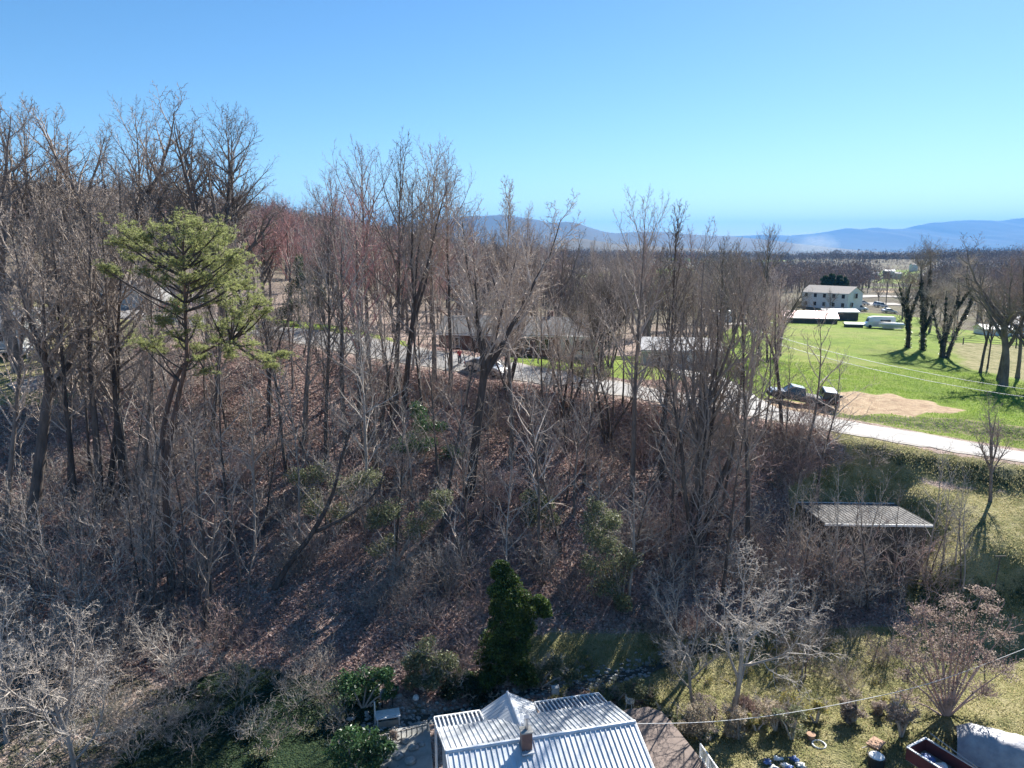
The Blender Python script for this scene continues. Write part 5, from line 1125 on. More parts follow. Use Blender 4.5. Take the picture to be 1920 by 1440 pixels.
# ---------------------------------------------------------------- vehicles
def paint(name, c, metal=.3): return pmat(name, c, tuple(x*.9 for x in c), 1, .3, 0, metal=metal, coat=.6)
M['silver'] = paint('silver_paint', (.50, .50, .49), .6); M['black'] = paint('black_paint', (.02, .022, .025)); M['charcoal'] = paint('dark_grey_paint', (.05, .055, .06), .4)
M['redp'] = paint('red_paint', (.40, .03, .03)); M['whitep'] = paint('white_paint', (.70, .70, .69), .1); M['bluep'] = paint('blue_paint', (.05, .08, .16))
M['carglass'] = pmat('car_window', (.05, .06, .07), (.04, .05, .06), 1, .03, 0); M['lamp'] = pmat('lamp_lens', (.6, .6, .58), (.5, .5, .5), 4, .1, 0); M['tail'] = pmat('red_lamp_lens', (.35, .02, .02), (.3, .02, .02), 4, .15, 0)
def vehicle(name, label, loc, rz, kind, pm, cat='car', group=None):
    o = empty(name, loc, rz, label, cat, group)
    # front is +x ; profiles are (x, top of body) and (x, roof)
    if kind == 'sedan': Lh, W, zb, prof, cab = 2.3, .9, .22, [(-2.3,.62,.8),(-2.15,.92,.92),(-1.5,1.0,.95),(.8,.96,.97),(1.7,.86,.94),(2.2,.70,.86),(2.32,.45,.78)], [(-1.75,.99),(-1.05,1.38),(.05,1.43),(1.15,.95)]
    elif kind == 'pickup': Lh, W, zb, prof, cab = 2.8, .97, .45, [(-2.8,.95,.95),(-2.7,1.15,1),(-.8,1.15,1),(1.0,1.15,1),(1.2,1.18,1),(2.6,1.08,.97),(2.8,.75,.92)], [(-.75,1.15),(-.6,1.82),(.65,1.85),(1.3,1.17)]
    elif kind == 'jeep': Lh, W, zb, prof, cab = 2.1, .88, .5, [(-2.1,1.1,.98),(-2.0,1.15,1),(.5,1.15,1),(.7,1.15,.88),(1.95,1.05,.84),(2.1,.7,.84)], [(-2.05,1.15),(-2.0,1.82),(.35,1.85),(.7,1.15)]
    else: Lh, W, zb, prof, cab = 2.4, .95, .35, [(-2.4,.9,.9),(-2.3,1.08,1),(.9,1.05,1),(2.0,.95,.95),(2.4,.65,.85)], [(-2.3,1.05),(-2.05,1.68),(.3,1.72),(1.25,1.03)]
    b = MB(); b.loft([[(x, -W*f*.93, zb), (x, -W*f, zb+(zt-zb)*.45), (x, -W*f*.96, zt-.08), (x, -W*f*.86, zt), (x, W*f*.86, zt), (x, W*f*.96, zt-.08), (x, W*f, zb+(zt-zb)*.45), (x, W*f*.93, zb)] for x, zt, f in prof])
    body = b.build('body', M[pm], o, False)
    x0, x1, x2, x3 = [c[0] for c in cab]; z0, z1, z2, z3 = [c[1] for c in cab]; g = MB(); tw = W*.74
    g.loft([[(x0, -W*.88, z0-.02), (x0, W*.88, z0-.02), (x0+.01, W*.86, z0), (x0+.01, -W*.86, z0)], [(x1, -W*.90, z0-.02), (x1, W*.90, z0-.02), (x1, tw, z1-.04), (x1, -tw, z1-.04)],
            [(x2, -W*.90, z0-.02), (x2, W*.90, z0-.02), (x2, tw, z2-.04), (x2, -tw, z2-.04)], [(x3, -W*.84, z3-.03), (x3, W*.84, z3-.03), (x3, W*.82, z3), (x3, -W*.82, z3)]])
    g.build('windows', M['carglass'], o)
    r = MB(); r.loft([[(x1-.06, -tw-.02, z1-.05), (x1-.06, tw+.02, z1-.05), (x1, tw-.06, z1+.02), (x1, -tw+.06, z1+.02)], [(x2+.05, -tw-.02, z2-.05), (x2+.05, tw+.02, z2-.05), (x2, tw-.06, z2+.02), (x2, -tw+.06, z2+.02)]])
    for s in (-1, 1):
        r.bar((x2, s*tw, z2-.03), (x3, s*W*.84, z3), .07, .06); r.bar((x1, s*tw, z1-.03), (x0, s*W*.87, z0), .08, .07)
        xm = (x1+x2)/2; r.bar((xm, s*(tw+.01), z1-.02), (xm, s*(W*.905), z0), .07, .03)
    r.build('roof', M[pm], o)
    wr = .33 if kind == 'sedan' else .40
    for x in (-Lh*.60, Lh*.62):
        for s in (-1, 1):
            t_ = MB(); ring = [Vector((x, s*(W-.20), wr)), Vector((x, s*(W+.015), wr))]; t_.tube(ring, [wr, wr], 18, True); wo_ = t_.build('wheel', M['rubber'], o)
            h_ = MB(); h_.tube([Vector((x, s*(W+.0), wr)), Vector((x, s*(W+.03), wr))], [wr*.62, wr*.55], 12, True); h_.build('rim', M['chrome'], wo_)
    for s in (-1, 1):
        MB().box((Lh*.975, s*W*.62, zb+.32), (.14, W*.38, .15), s*-.25).build('headlight', M['lamp'], o)
        MB().box((-Lh*.985, s*W*.72, zb+.45), (.10, W*.26, .17)).build('tail_light', M['tail'], o)
        mir = MB().box((x3-.45, s*(W+.09), z3+.10), (.12, .2, .13)); mir.build('mirror', M[pm], o)
    for s in (-1, 1): MB().box((s*Lh, 0, zb+.09), (.13, W*1.75, .22)).build('bumper', M['rubber' if kind in ('jeep', 'pickup') else pm], o)
    MB().box((Lh*1.0, 0, zb+.30), (.06, W*.8, .12)).build('grille', M['rubber'], o)
    if kind == 'jeep': sp = MB(); sp.tube([Vector((-2.13, 0, 1.0)), Vector((-2.35, 0, 1.0))], [.38, .38], 16, True); sp.build('spare_wheel', M['rubber'], o)
    if kind == 'pickup': MB().box((-1.75, 0, 1.165), (1.75, W*1.55, .02)).build('bed', M['rubber'], o)
    return o
def park(px, py, rz, kind, pm, name, label, cat='car', group=None, Y=None):
    if Y: q = at(px, py, Y)
    else: q = on_ground(px, py)
    q.z = bil(q.x, q.y)+.07
    o = vehicle(name, label, q, rz, kind, pm, cat, group)
    c, s = math.cos(rz), math.sin(rz); f = bil(q.x+c*1.4, q.y+s*1.4)-bil(q.x-c*1.4, q.y-s*1.4); r_ = bil(q.x-s*.8, q.y+c*.8)-bil(q.x+s*.8, q.y-c*.8)
    o.rotation_euler = (math.atan2(r_, 1.6), -math.atan2(f, 2.8), rz); return o
park(912, 700, R(-32), 'sedan', 'silver', 'parked_car', 'silver sedan parked on the near verge beside the person in red')
park(1488, 757, R(172), 'pickup', 'charcoal', 'pickup_truck', 'dark pickup truck parked on the clay left of the black off-roader', 'pickup truck')
park(1548, 762, R(75), 'jeep', 'black', 'off_roader', 'black boxy off-roader parked at the end of the clay patch', 'off-roader')
park(316, 582, R(170), 'sedan', 'redp', 'parked_car', 'red car seen through the pine branches at the left')
park(368, 577, R(150), 'suv', 'whitep', 'parked_car', 'white car right of the red one behind the pine')
park(150, 590, R(20), 'suv', 'charcoal', 'parked_car', 'dark car on the driveway at the left')
park(1652, 557, R(10), 'suv', 'whitep', 'parked_car', 'white vehicle on the upper court right of the white house', Y=240)
park(1668, 571, R(5), 'sedan', 'silver', 'parked_car', 'pale car on the lower court right of the white house', Y=222)
park(1618, 557, R(10), 'sedan', 'silver', 'parked_car', 'small pale car just right of the white house gable', Y=244)
park(1612, 570, R(-10), 'suv', 'whitep', 'parked_car', 'white car close to the gable of the white house', Y=223)
park(1900, 648, R(5), 'sedan', 'whitep', 'parked_car', 'white car behind the trees at the right edge of the meadow', Y=170)
q = at(1648, 617, 180); q.z = ground(q.x, q.y)
def motorhome():
    o = empty('motorhome', q, R(170), 'grey-white motorhome parked at the top of the meadow', 'motorhome'); b = MB()
    b.loft([[(x, -1.2*f, .4), (x, 1.2*f, .4), (x, 1.25*f, z*.6), (x, 1.1*f, z), (x, -1.1*f, z), (x, -1.25*f, z*.6)] for x, z, f in ((-3.4, 2.6, .95), (-3.2, 2.9, 1), (1.6, 2.95, 1), (2.6, 2.7, .97), (3.0, 1.6, .95), (3.6, 1.1, .9))]); b.build('body', M['whitep'], o)
    for s in (-1, 1):
        MB().box((-1.0, s*1.235, 1.9), (2.4, .04, .55)).build('window', M['carglass'], o)
        for x in (-2.1, 2.5): MB().tube([Vector((x, s*.9, .42)), Vector((x, s*1.22, .42))], [.42, .42], 14, True).build('wheel', M['rubber'], o)
    MB().box((2.88, 0, 2.0), (.1, 1.9, .7), 0, 0, R(-20)).build('windscreen', M['carglass'], o)
motorhome()
q2 = at(1672, 622, 176); q2.z = ground(q2.x, q2.y); o = empty('boat', q2, R(160), 'small covered boat beside the motorhome', 'boat'); b = MB()
b.loft([[(x, -w*.5, .5), (x, w*.5, .5), (x, w, 1.3), (x, w*.8, 1.5+.2*w), (x, -w*.8, 1.5+.2*w), (x, -w, 1.3)] for x, w in ((-2.6, .9), (0, 1.05), (1.8, .8), (3, .1))]); b.build('hull', M['whitep'], o)
MB().box((0, 0, .35), (4.2, 1.2, .12)).build('trailer_frame', M['chrome'], o)
# ---------------------------------------------------------------- person
def person():
    q = on_ground(862, 686); q.z = bil(q.x, q.y)+.1
    o = empty('person', q, R(8), 'person in a red shirt and dark trousers on the road edge, one hand raised', 'person')
    J = {'pel': (0, 0, .93), 'wst': (0, 0, 1.08), 'chs': (0, .01, 1.28), 'nck': (0, 0, 1.47), 'hd0': (0, -.01, 1.56), 'hd1': (0, -.015, 1.66), 'hd2': (0, -.01, 1.74),
         'sl': (-.17, 0, 1.41), 'el': (-.24, .03, 1.14), 'wl': (-.22, -.10, .90), 'hl': (-.215, -.13, .83), 'sr': (.17, 0, 1.41), 'er': (.27, -.10, 1.18), 'wr': (.15, -.26, 1.36), 'hr': (.12, -.27, 1.43),
         'pl': (-.09, 0, .90), 'kl': (-.11, -.02, .49), 'al': (-.13, .02, .08), 'tl': (-.14, -.13, .04), 'pr': (.09, 0, .90), 'kr': (.12, -.03, .49), 'ar': (.15, .02, .08), 'tr': (.17, -.13, .04)}
    Rr = {'pel': .14, 'wst': .13, 'chs': .15, 'nck': .06, 'hd0': .085, 'hd1': .10, 'hd2': .07, 'sl': .07, 'el': .045, 'wl': .03, 'hl': .035, 'sr': .07, 'er': .045, 'wr': .03, 'hr': .035, 'pl': .09, 'kl': .06, 'al': .045, 'tl': .035, 'pr': .09, 'kr': .06, 'ar': .045, 'tr': .035}
    E = [('pel','wst'),('wst','chs'),('chs','nck'),('nck','hd0'),('hd0','hd1'),('hd1','hd2'),('chs','sl'),('sl','el'),('el','wl'),('wl','hl'),('chs','sr'),('sr','er'),('er','wr'),('wr','hr'),('pel','pl'),('pl','kl'),('kl','al'),('al','tl'),('pel','pr'),('pr','kr'),('kr','ar'),('ar','tr')]
    def skin(name, names, edges, rad, mat, grow_=0):
        me = bpy.data.meshes.new(name); ix = {n: i for i, n in enumerate(names)}
        me.from_pydata([Vector(J[n]) for n in names], [(ix[a], ix[b]) for a, b in edges if a in ix and b in ix], []); me.materials.append(M[mat])
        ob = bpy.data.objects.new(name, me); COL.objects.link(ob); ob.parent = o; md = ob.modifiers.new('skin', 'SKIN'); md.use_smooth_shade = True
        for i, n in enumerate(names): r = rad[n]+grow_; me.skin_vertices[0].data[i].radius = (r, r*.85); me.skin_vertices[0].data[i].use_root = (i == 0)
        sb = ob.modifiers.new('sub', 'SUBSURF'); sb.levels = 2; sb.render_levels = 2; return ob
    for h, d0 in (('hl', Vector((0, -.25, -1))), ('hr', Vector((-.2, -.1, 1)))):
        for k in range(5):
            base = Vector(J[h])+Vector(((k-2)*.018, 0, 0)); nm = h+str(k); L_ = (.055, .075, .082, .075, .06)[k]
            side = Vector(((k-2)*.15, 0, 0)); J[nm+'a'] = base+(d0+side).normalized()*L_*.5; J[nm+'b'] = base+(d0+side).normalized()*L_*.8+Vector((0, -.03, 0)); Rr[nm+'a'] = .0095; Rr[nm+'b'] = .0075; E.append((h, nm+'a')); E.append((nm+'a', nm+'b'))
    body = skin('body', list(J), E, Rr, 'skin')
    skin('shirt', ['wst', 'chs', 'nck', 'sl', 'el', 'sr', 'er', 'pel'], E, Rr, 'redcloth', .022); skin('trousers', ['pel', 'pl', 'kl', 'al', 'pr', 'kr', 'ar'], E, Rr, 'darkcloth', .02)
    MB().blob((0, .015, 1.70), (.105, .115, .10), 3, .1, 12, 8).build('hair', M['hair'], o, True)
    for s in (-1, 1):
        MB().blob((s*.036, -.108, 1.665), (.014, .01, .009)).build('eye', M['hair'], o); MB().blob((s*.103, .0, 1.64), (.015, .025, .035)).build('ear', M['skin'], o, True)
    MB().loft([[(-.012, -.10, 1.66), (.012, -.10, 1.66), (0, -.115, 1.66)], [(-.02, -.10, 1.615), (.02, -.10, 1.615), (0, -.14, 1.618)]]).build('nose', M['skin'], o)
    MB().box((0, -.103, 1.585), (.05, .012, .012)).build('mouth', M['redcloth'], o)
M['skin'] = pmat('skin', (.50, .30, .22), (.45, .27, .2), 5, .6, 0); M['redcloth'] = pmat('red_shirt', (.50, .05, .06), (.35, .03, .04), 8, .85, .1, .01)
M['darkcloth'] = pmat('dark_trousers', (.03, .035, .05), (.02, .02, .03), 8, .85, .1, .01); M['hair'] = pmat('dark_hair', (.04, .03, .025), (.02, .015, .012), 20, .7, 0)
person()
# ---------------------------------------------------------------- posts, cables
def mailbox():
    q = on_ground(1573, 764); q.z = bil(q.x, q.y); o = empty('mailbox', q, R(-10), 'black mailbox on a post beside the road at the clay patch', 'mailbox')
    MB().box((0, 0, .45), (.09, .09, 1.1)).build('post', M['greywood'], o); b = MB()
    b.loft([[(x, -.11, 1.0), (x, .11, 1.0), (x, .11, 1.16), (x, .06, 1.25), (x, -.06, 1.25), (x, -.11, 1.16)] for x in (-.26, .26)]); bx = b.build('box', M['black'], o)
    MB().box((-.1, -.125, 1.2), (.02, .02, .18)).build('flag', M['redcloth'], bx)
mailbox()
M['wire'] = pmat('pale_cable', (.55, .55, .54), (.45, .45, .44), 5, .5, 0)
def utility_pole(px, py, Y, h, label):
    q = at(px, py, Y); q.z = ground(q.x, q.y); o = empty('utility_pole', q, 0, label, 'utility pole'); MB().tube([Vector((0, 0, -.3)), Vector((0, 0, h))], [.15, .1], 10, True).build('pole', M['greywood'], o)
    MB().box((0, 0, h-.5), (1.8, .1, .12), R(60)).build('crossarm', M['greywood'], o)
    for s in (-.7, .7): MB().cyl((s*math.cos(R(60)), s*math.sin(R(60)), h-.44), .05, .14, 8).build('insulator', M['siding'], o)
    return q+Vector((0, 0, h-.4))
p1 = utility_pole(1408, 735, 74, 7.2, 'wooden utility pole hidden among the trees left of the pickup truck')
def cable(name, label, pts, r, group=None):
    pts = cr(pts, 10); b0 = pts[0].copy(); b = MB(); b.tube([p-b0 for p in pts], [r]*len(pts), 5); o = b.build(name, M['wire'], None, True, loc=b0); tag(o, label, 'cable', group)
for k, (dz, lb) in enumerate(((0, 'upper pale power line sagging across the green meadow'), (-.75, 'lower pale power line sagging across the green meadow'))):
    a = p1+Vector((.3, .5, dz)); c = at(2060, 745, 66)+Vector((0, 0, dz)); mid = a.lerp(c, .5)-Vector((0, 0, .9))
    cable('power_line', lb, [a, a.lerp(mid, .5)-Vector((0, 0, .25)), mid, mid.lerp(c, .5)-Vector((0, 0, .25)), c], .022)
cable('house_cable', 'pale cable running from the metal roof ridge to the right frame edge', [at(1190,1357,29.6), at(1320,1354,31), at(1450,1341,32.3), at(1600,1315,33.6), at(1750,1279,35), at(1920,1217,36.5), at(2080,1150,38)], .016)
q = on_ground(1852, 1177); q.z = bil(q.x, q.y); o = empty('clothes_pole', q, 0, 'tall thin dark pole on the grass below the ivy bank', 'pole'); MB().tube([Vector((0, 0, -.2)), Vector((.1, 0, 2.6)), Vector((.22, 0, 5.0))], [.05, .045, .035], 8, True).build('pole', M['darkwood'], o); MB().bar((-.15, 0, 4.98), (.6, 0, 5.0), .05).build('arm', M['darkwood'], o)
# ---------------------------------------------------------------- yard things
def on_low(px, py, dz=0): q = on_ground(px, py); q.z = bil(q.x, q.y)+dz; return q
def yard():
    # low ladder like fence and patio at the left of the house
    pts = [atz(712, 1378, 1.6), atz(801, 1352, 1.6)]
    for p in pts: p.z = bil(p.x, p.y)
    o = empty('low_fence', pts[0], 0, 'low open wooden fence running from the house to the white bench', 'fence'); v = pts[1]-pts[0]; r = MB()
    for z in (.12, .62): r.bar(Vector((0, 0, z)), v+Vector((0, 0, z)), .05, .06)
    r.build('rails', M['greywood'], o)
    for k in range(10): MB().box(v*(k/9)+Vector((0, 0, .33)), (.06, .06, .72)).build('post', M['greywood'], o)
    b = MB(); rg2 = random.Random(3); o2 = None
    z = 1.0; c0 = atz(775, 1415, 1.2); c0.z = bil(c0.x, c0.y)
    b = MB(); P = [atz(px, py, c0.z) for px, py in ((735,1372),(805,1360),(815,1480),(700,1520),(715,1420))]
    b.prism([(p.x-c0.x, p.y-c0.y) for p in P], -.1, .14); tag(b.build('patio', M['concrete'], None, loc=c0), kind='structure')
    for i, (px, py, s) in enumerate(((735,1400,.34),(760,1392,.26),(748,1420,.30),(775,1405,.30),(722,1425,.26),(770,1430,.34),(790,1398,.22))):
        q = atz(px, py, c0.z+.1); b = MB().blob((0, 0, s*.35), (s, s*.8, s*.5), i, .5, 10, 6); tag(b.build('boulder', M['stone'], None, True, loc=q), 'pale rounded boulder on the patio left of the house', 'boulder', 'boulders on the patio')
    leafy('dry_shrub', 'dry straw coloured shrub on the patio left of the house', 738, 1400, [(738,1375,9,12),(742,1388,9,8)], 'beech', 260, .06, seed=81, twigs=10)
    q = on_low(728, 1360); o = empty('garden_bench', q, R(14), 'whitewashed slatted bench table left of the low fence', 'bench')
    b = MB()
    for k in range(5): b.box((0, -.34+k*.17, .62), (1.35, .14, .04))
    b.build('seat', M['white'], o); b = MB(); b.box((0, -.42, .28), (1.1, .04, .4)); b.build('front_panel', M['greywood'], o)
    for s in (-1, 1):
        for y in (-.35, .35): MB().box((s*.6, y, .3), (.07, .07, .62)).build('leg', M['white'], o)
    MB().box((-.72, 0, .75), (.08, .08, 1.5)).build('post', M['white'], o)
    q = on_low(727, 1326); o = empty('barrel_grill', q, R(10), 'grey barrel grill behind the white bench', 'grill'); b = MB(); b.tube([Vector((-.42, 0, .75)), Vector((.42, 0, .75))], [.3, .3], 14, True); b.build('barrel', M['paleroof'], o)
    for s in (-1, 1): MB().box((s*.3, 0, .25), (.05, .4, .55)).build('leg', M['rubber'], o)
    MB().box((.65, -.1, .6), (.4, .35, .03)).build('side_shelf', M['greywood'], o)
    q = on_low(780, 1314); b = MB().blob((0, 0, .18), (.19, .19, .19), 0, 0, 16, 10); tag(b.build('white_ball', M['white'], None, True, loc=q), 'white ball lying on the creek bank left of the roof', 'ball')
    q = on_low(1041, 1303); o = empty('crate', q, R(8), 'small white box standing by the creek behind the right awning', 'box'); MB().box((0, 0, .25), (.42, .32, .5)).build('box', M['white'], o); MB().box((0, 0, .52), (.46, .36, .05)).build('lid', M['siding'], o)
    q = on_low(1181, 1328); o = empty('garden_chair', q, R(-120), 'white tub chair between the roof corner and the brown deck', 'chair'); b = MB(); b.cyl((0, 0, .40), .26, .05, 14); b.build('seat', M['white'], o)
    b = MB(); b.tube([Vector((.28*math.cos(a_), .28*math.sin(a_), .78)) for a_ in [x*.35-2 for x in range(12)]], [.035]*12, 6, True)
    for k in range(8): a_ = -1.9+k*.48; b.bar((.26*math.cos(a_), .26*math.sin(a_), .42), (.28*math.cos(a_), .28*math.sin(a_), .78), .05, .02)
    b.build('backrest', M['white'], o)
    for a_ in (.8, 2.4, 4, 5.5): MB().bar((.2*math.cos(a_), .2*math.sin(a_), .4), (.26*math.cos(a_), .26*math.sin(a_), 0), .035).build('leg', M['white'], o)
    q = on_low(1535, 1402); b = MB(); b.tube([Vector((.34*math.cos(a_*.3307), .34*math.sin(a_*.3307), .05)) for a_ in range(20)], [.05]*20, 7); tag(b.build('hoop', M['white'], None, True, loc=q), 'white ring lying on the dark grass of the yard', 'ring')
    q = on_low(1520, 1388); o = empty('flower_pot', q, 0, 'orange clay pot beside the white ring', 'pot'); MB().cyl((0, 0, 0), .15, .3, 14, .22).build('pot', M['clay'], o); MB().cyl((0, 0, .28), .235, .05, 14).build('rim', M['clay'], o)
    cols = ['bluecloth', 'white', 'white', 'bluecloth', 'siding', 'white', 'bluecloth']
    for i, (px, py) in enumerate(((1440,1436),(1458,1428),(1472,1440),(1488,1430),(1500,1442),(1452,1446),(1480,1450))):
        q = on_low(px, py); b = MB().blob((0, 0, .1), (.20, .15, .09), i*3, 1.6, 12, 8); tag(b.build('crumpled_bag', M[cols[i]], None, True, loc=q), 'crumpled %s plastic sheet in the heap at the bottom edge of the yard' % {'bluecloth': 'blue', 'white': 'white', 'siding': 'grey'}[cols[i]], 'plastic sheet', 'plastic sheets heaped in the yard')
    q = on_low(1642, 1440); o = empty('tub', q, 0, 'dark round tub with a white lid left of the red trailer', 'tub'); MB().cyl((0, 0, 0), .36, .6, 20, .42).build('tub', M['rubber'], o); MB().cyl((0, 0, .6), .36, .05, 20, .3).build('lid', M['white'], o)
    q = on_low(1640, 1412); o = empty('wheelbarrow', q, R(40), 'rusty wheelbarrow standing behind the round tub', 'wheelbarrow'); b = MB(); b.loft([[(-.3, -.22, .35), (.3, -.22, .3), (.3, .22, .3), (-.3, .22, .35)], [(-.45, -.32, .62), (.5, -.32, .58), (.5, .32, .58), (-.45, .32, .62)]]); b.build('tray', M['clay'], o)
    MB().tube([Vector((.62, -.05, .2)), Vector((.62, .05, .2))], [.2, .2], 14, True).build('wheel', M['rubber'], o)
    for s in (-1, 1): MB().bar((-.95, s*.28, .6), (.6, s*.08, .22), .04).build('handle', M['greywood'], o); MB().bar((-.3, s*.2, .35), (-.4, s*.24, 0), .04).build('leg', M['chrome'], o)
    # red trailer
    c0 = atz(1714, 1403, 2.05); rzt = R(-62); q = Vector((c0.x+.9, c0.y-1.5, 0)); q.z = bil(q.x, q.y)
    o = empty('utility_trailer', q, R(28), 'dark red utility trailer filled with junk at the bottom right', 'trailer'); b = MB(); Wd, Ln = 1.5, 3.4
    b.box((0, 0, .45), (Wd, Ln, .06)); b.build('floor', M['greywood'], o)
    for s in (-1, 1): MB().box((s*Wd/2, 0, .8), (.06, Ln, .66)).build('side_panel', M['redbarn'], o)
    MB().box((0, Ln/2, .8), (Wd+.06, .06, .66)).build('end_panel', M['redbarn'], o)
    b = MB(); b.bar((-Wd/2, -Ln/2, 1.15), (-Wd/2, Ln/2+.03, 1.15), .09, .05); b.bar((Wd/2, -Ln/2, 1.15), (Wd/2, Ln/2+.03, 1.15), .09, .05); b.bar((-Wd/2, Ln/2, 1.155), (Wd/2, Ln/2, 1.155), .11, .05); b.build('rail', M['white'], o)
    for s in (-1, 1): MB().tube([Vector((s*(Wd/2+.06), -.2, .34)), Vector((s*(Wd/2+.25), -.2, .34))], [.34, .34], 16, True).build('wheel', M['rubber'], o)
    m4 = Matrix.Translation(q) @ Matrix.Rotation(R(28), 4, 'Z')
    for i, (x, y, s, mm, cw_) in enumerate(((-.1, .9, .3, 'bluecloth', 'blue'), (-.2, .2, .36, 'white', 'white'), (.1, -.4, .3, 'rubber', 'black'))):
        tag(MB().blob((0, 0, 0), (s, s*1.2, s*.6), i*5, .8, 12, 8).build('bundle', M[mm], None, True, loc=m4 @ Vector((x, y, .72))), '%s cloth bundle lying in the red trailer' % cw_, 'bundle')
    b = MB(); b.box((0, 0, 0), (.95, 2.2, .05)); pn = b.build('board', M['paleroof'], None, loc=m4 @ Vector((.75, .25, 1.38))); pn.rotation_euler = (R(6), R(38), R(28)); tag(pn, 'grey sheet leaning over the right side of the red trailer', 'board')
    # tarp over something big
    q = atz(1893, 1428, 1.3); q.z = bil(q.x, q.y); b = MB(); n1, n2 = 22, 16
    for i in range(n1+1):
        for j in range(n2+1):
            s = i/n1; u_ = j/n2*2-1; x = (s-.5)*4.8; prof = 1.0-.55*max(0, (s-.55)/.45)**1.5-.35*max(0, (.12-s)/.12); h = prof*1.3*max(0, 1-abs(u_)**3.2)
            w2 = 1.15+.22*abs(u_)**4; h += (.11*noise.noise(Vector((x*1.3, u_*2.1, 0)))+.07*noise.noise(Vector((x*3.1+u_*2, u_*4.1, 4))))*prof; b.v.append((x, u_*w2+.05*noise.noise(Vector((x*2, u_*3, 5))), max(0.02, h)))
            if i and j: k = i*(n2+1)+j; b.face((k-n2-2, k-1, k, k-n2-1))
    tag(b.build('tarp', M['tarp'], None, True, loc=q, rz=R(-28)), 'grey tarpaulin draped over a long load beside the red trailer', 'tarpaulin')
M['bluecloth'] = pmat('blue_plastic', (.12, .20, .42), (.07, .12, .3), 6, .5, .3, .02); M['tarp'] = pmat('grey_tarpaulin', (.38, .38, .39), (.24, .24, .26), 2.5, .55, .5, .04)
yard()
# a pale fallen limb and dead wood on the slope
for i, (a, c, r, lb) in enumerate((((1225,975),(1290,1040),.10,'pale fallen limb leaning against the many-stemmed tree'),((1250,970),(1310,1025),.07,'thinner pale fallen limb right beside the larger one'),((1040,745),(1120,720),.12,'dark fallen log near the road below the ranch house'),((330,865),(480,845),.08,'dead branch hanging low right of the pine trunk'))):
    A_ = on_ground(*a); B_ = on_ground(*c); A_.z += .9; B_.z += .12; mid = (A_+B_)/2+Vector((0, 0, .15)); b = MB(); pp = cr([Vector((0, 0, 0)), mid-A_, B_-A_], 5); b.tube(pp, [r*(1-.5*k/(len(pp)-1)) for k in range(len(pp))], 7, True)
    rr_ = random.Random(i)
    for k in range(5): grow((b, b, []), pp[rr_.randint(1, len(pp)-2)], norm(Vector((rr_.gauss(0, 1), rr_.gauss(0, 1), .6))), 1.2, .03, 1, dict(SLIM, cnt=[3, 3, 2]), rr_)
    tag(b.build('fallen_limb', M['bark_pale' if i != 2 else 'bark_dark'], None, True, loc=A_), lb, 'fallen limb')
# smoke beyond the wood
m = bpy.data.materials.new('smoke_wisp'); m.use_nodes = True; t = m.node_tree; t.nodes.clear(); pv = N(t, 'ShaderNodeVolumePrincipled'); pv.inputs['Color'].default_value = (.72, .86, 1, 1)
tc = N(t, 'ShaderNodeTexCoord'); nn_ = noise_(t, 1.6, 4, .6, tc.outputs['Object']); gr = N(t, 'ShaderNodeTexGradient', gradient_type='SPHERICAL'); t.links.new(tc.outputs['Object'], gr.inputs[0])
dn = math_(t, 'MULTIPLY', math_(t, 'MULTIPLY', gr.outputs['Fac'], .11), math_(t, 'SUBTRACT', nn_, .35, True)); t.links.new(dn, pv.inputs['Density']); ou = N(t, 'ShaderNodeOutputMaterial'); t.links.new(pv.outputs[0], ou.inputs['Volume'])
q = at(1530, 461, 1500); o = MB().blob((0, 0, 0), (1, 1, 1), 0, 0, 16, 10).build('smoke', m, None, loc=q); o.scale = (52, 34, 30); tag(o, 'faint wisp of white smoke rising beyond the far woods', 'smoke', kind='stuff')
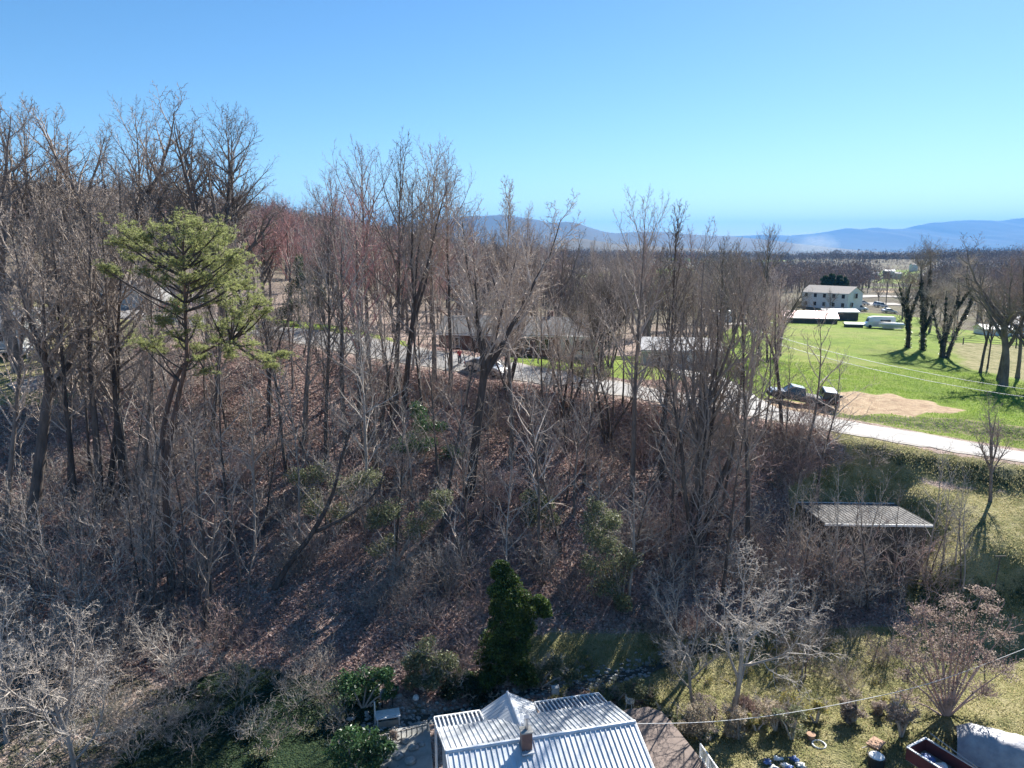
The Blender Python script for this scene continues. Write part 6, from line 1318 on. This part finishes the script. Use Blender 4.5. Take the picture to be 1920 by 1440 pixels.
# ---------------------------------------------------------------- air, light, camera
SUN_AZ = R(35); SUN_EL = R(37)
w = bpy.data.worlds.new('World'); SC.world = w; w.use_nodes = True; t = w.node_tree; t.nodes.clear()
sky = N(t, 'ShaderNodeTexSky', sky_type='NISHITA', sun_disc=False, sun_elevation=SUN_EL, sun_rotation=SUN_AZ, altitude=700, air_density=1.0, dust_density=.15, ozone_density=1.2)
bg = N(t, 'ShaderNodeBackground'); bg.inputs[1].default_value = .05; wo = N(t, 'ShaderNodeOutputWorld')
hs = N(t, 'ShaderNodeHueSaturation'); hs.inputs['Saturation'].default_value = 1.25; t.links.new(sky.outputs[0], hs.inputs['Color']); t.links.new(hs.outputs[0], bg.inputs[0]); t.links.new(bg.outputs[0], wo.inputs[0])
l = bpy.data.lights.new('sun', 'SUN'); l.energy = 5.0; l.angle = R(.5); l.color = (1, .96, .90)
lo = bpy.data.objects.new('sun', l); COL.objects.link(lo)
sd = Vector((math.sin(SUN_AZ)*math.cos(SUN_EL), math.cos(SUN_AZ)*math.cos(SUN_EL), math.sin(SUN_EL)))
lo.rotation_euler = sd.to_track_quat('Z', 'Y').to_euler(); lo.location = sd*200
m = bpy.data.materials.new('valley_haze'); m.use_nodes = True; t = m.node_tree; t.nodes.clear()
pv = N(t, 'ShaderNodeVolumePrincipled'); pv.inputs['Color'].default_value = (.03, .36, .9, 1); pv.inputs['Density'].default_value = 8e-5; pv.inputs['Anisotropy'].default_value = .0
o_ = N(t, 'ShaderNodeOutputMaterial'); t.links.new(pv.outputs[0], o_.inputs['Volume'])
hz = MB().box((0, 0, 340), (33000, 35000, 720)).build('haze', m); tag(hz, 'thin blue haze filling the valley and veiling the mountains', 'haze', kind='stuff')
cam = bpy.data.cameras.new('camera'); co = bpy.data.objects.new('camera', cam); COL.objects.link(co)
cam.sensor_width = 36; cam.lens = 1340/1920*36; cam.clip_start = .5; cam.clip_end = 60000
co.location = (0, 0, CAMZ); co.rotation_euler = (R(90)-PITCH, 0, 0); SC.camera = co
SC.view_settings.view_transform = 'Standard'; SC.view_settings.look = 'None'; SC.view_settings.exposure = 1.6; SC.view_settings.gamma = 1
SC.cycles.max_bounces = 6; SC.cycles.diffuse_bounces = 4; SC.cycles.volume_bounces = 0; SC.cycles.transparent_max_bounces = 8
SC.render.engine = 'CYCLES'
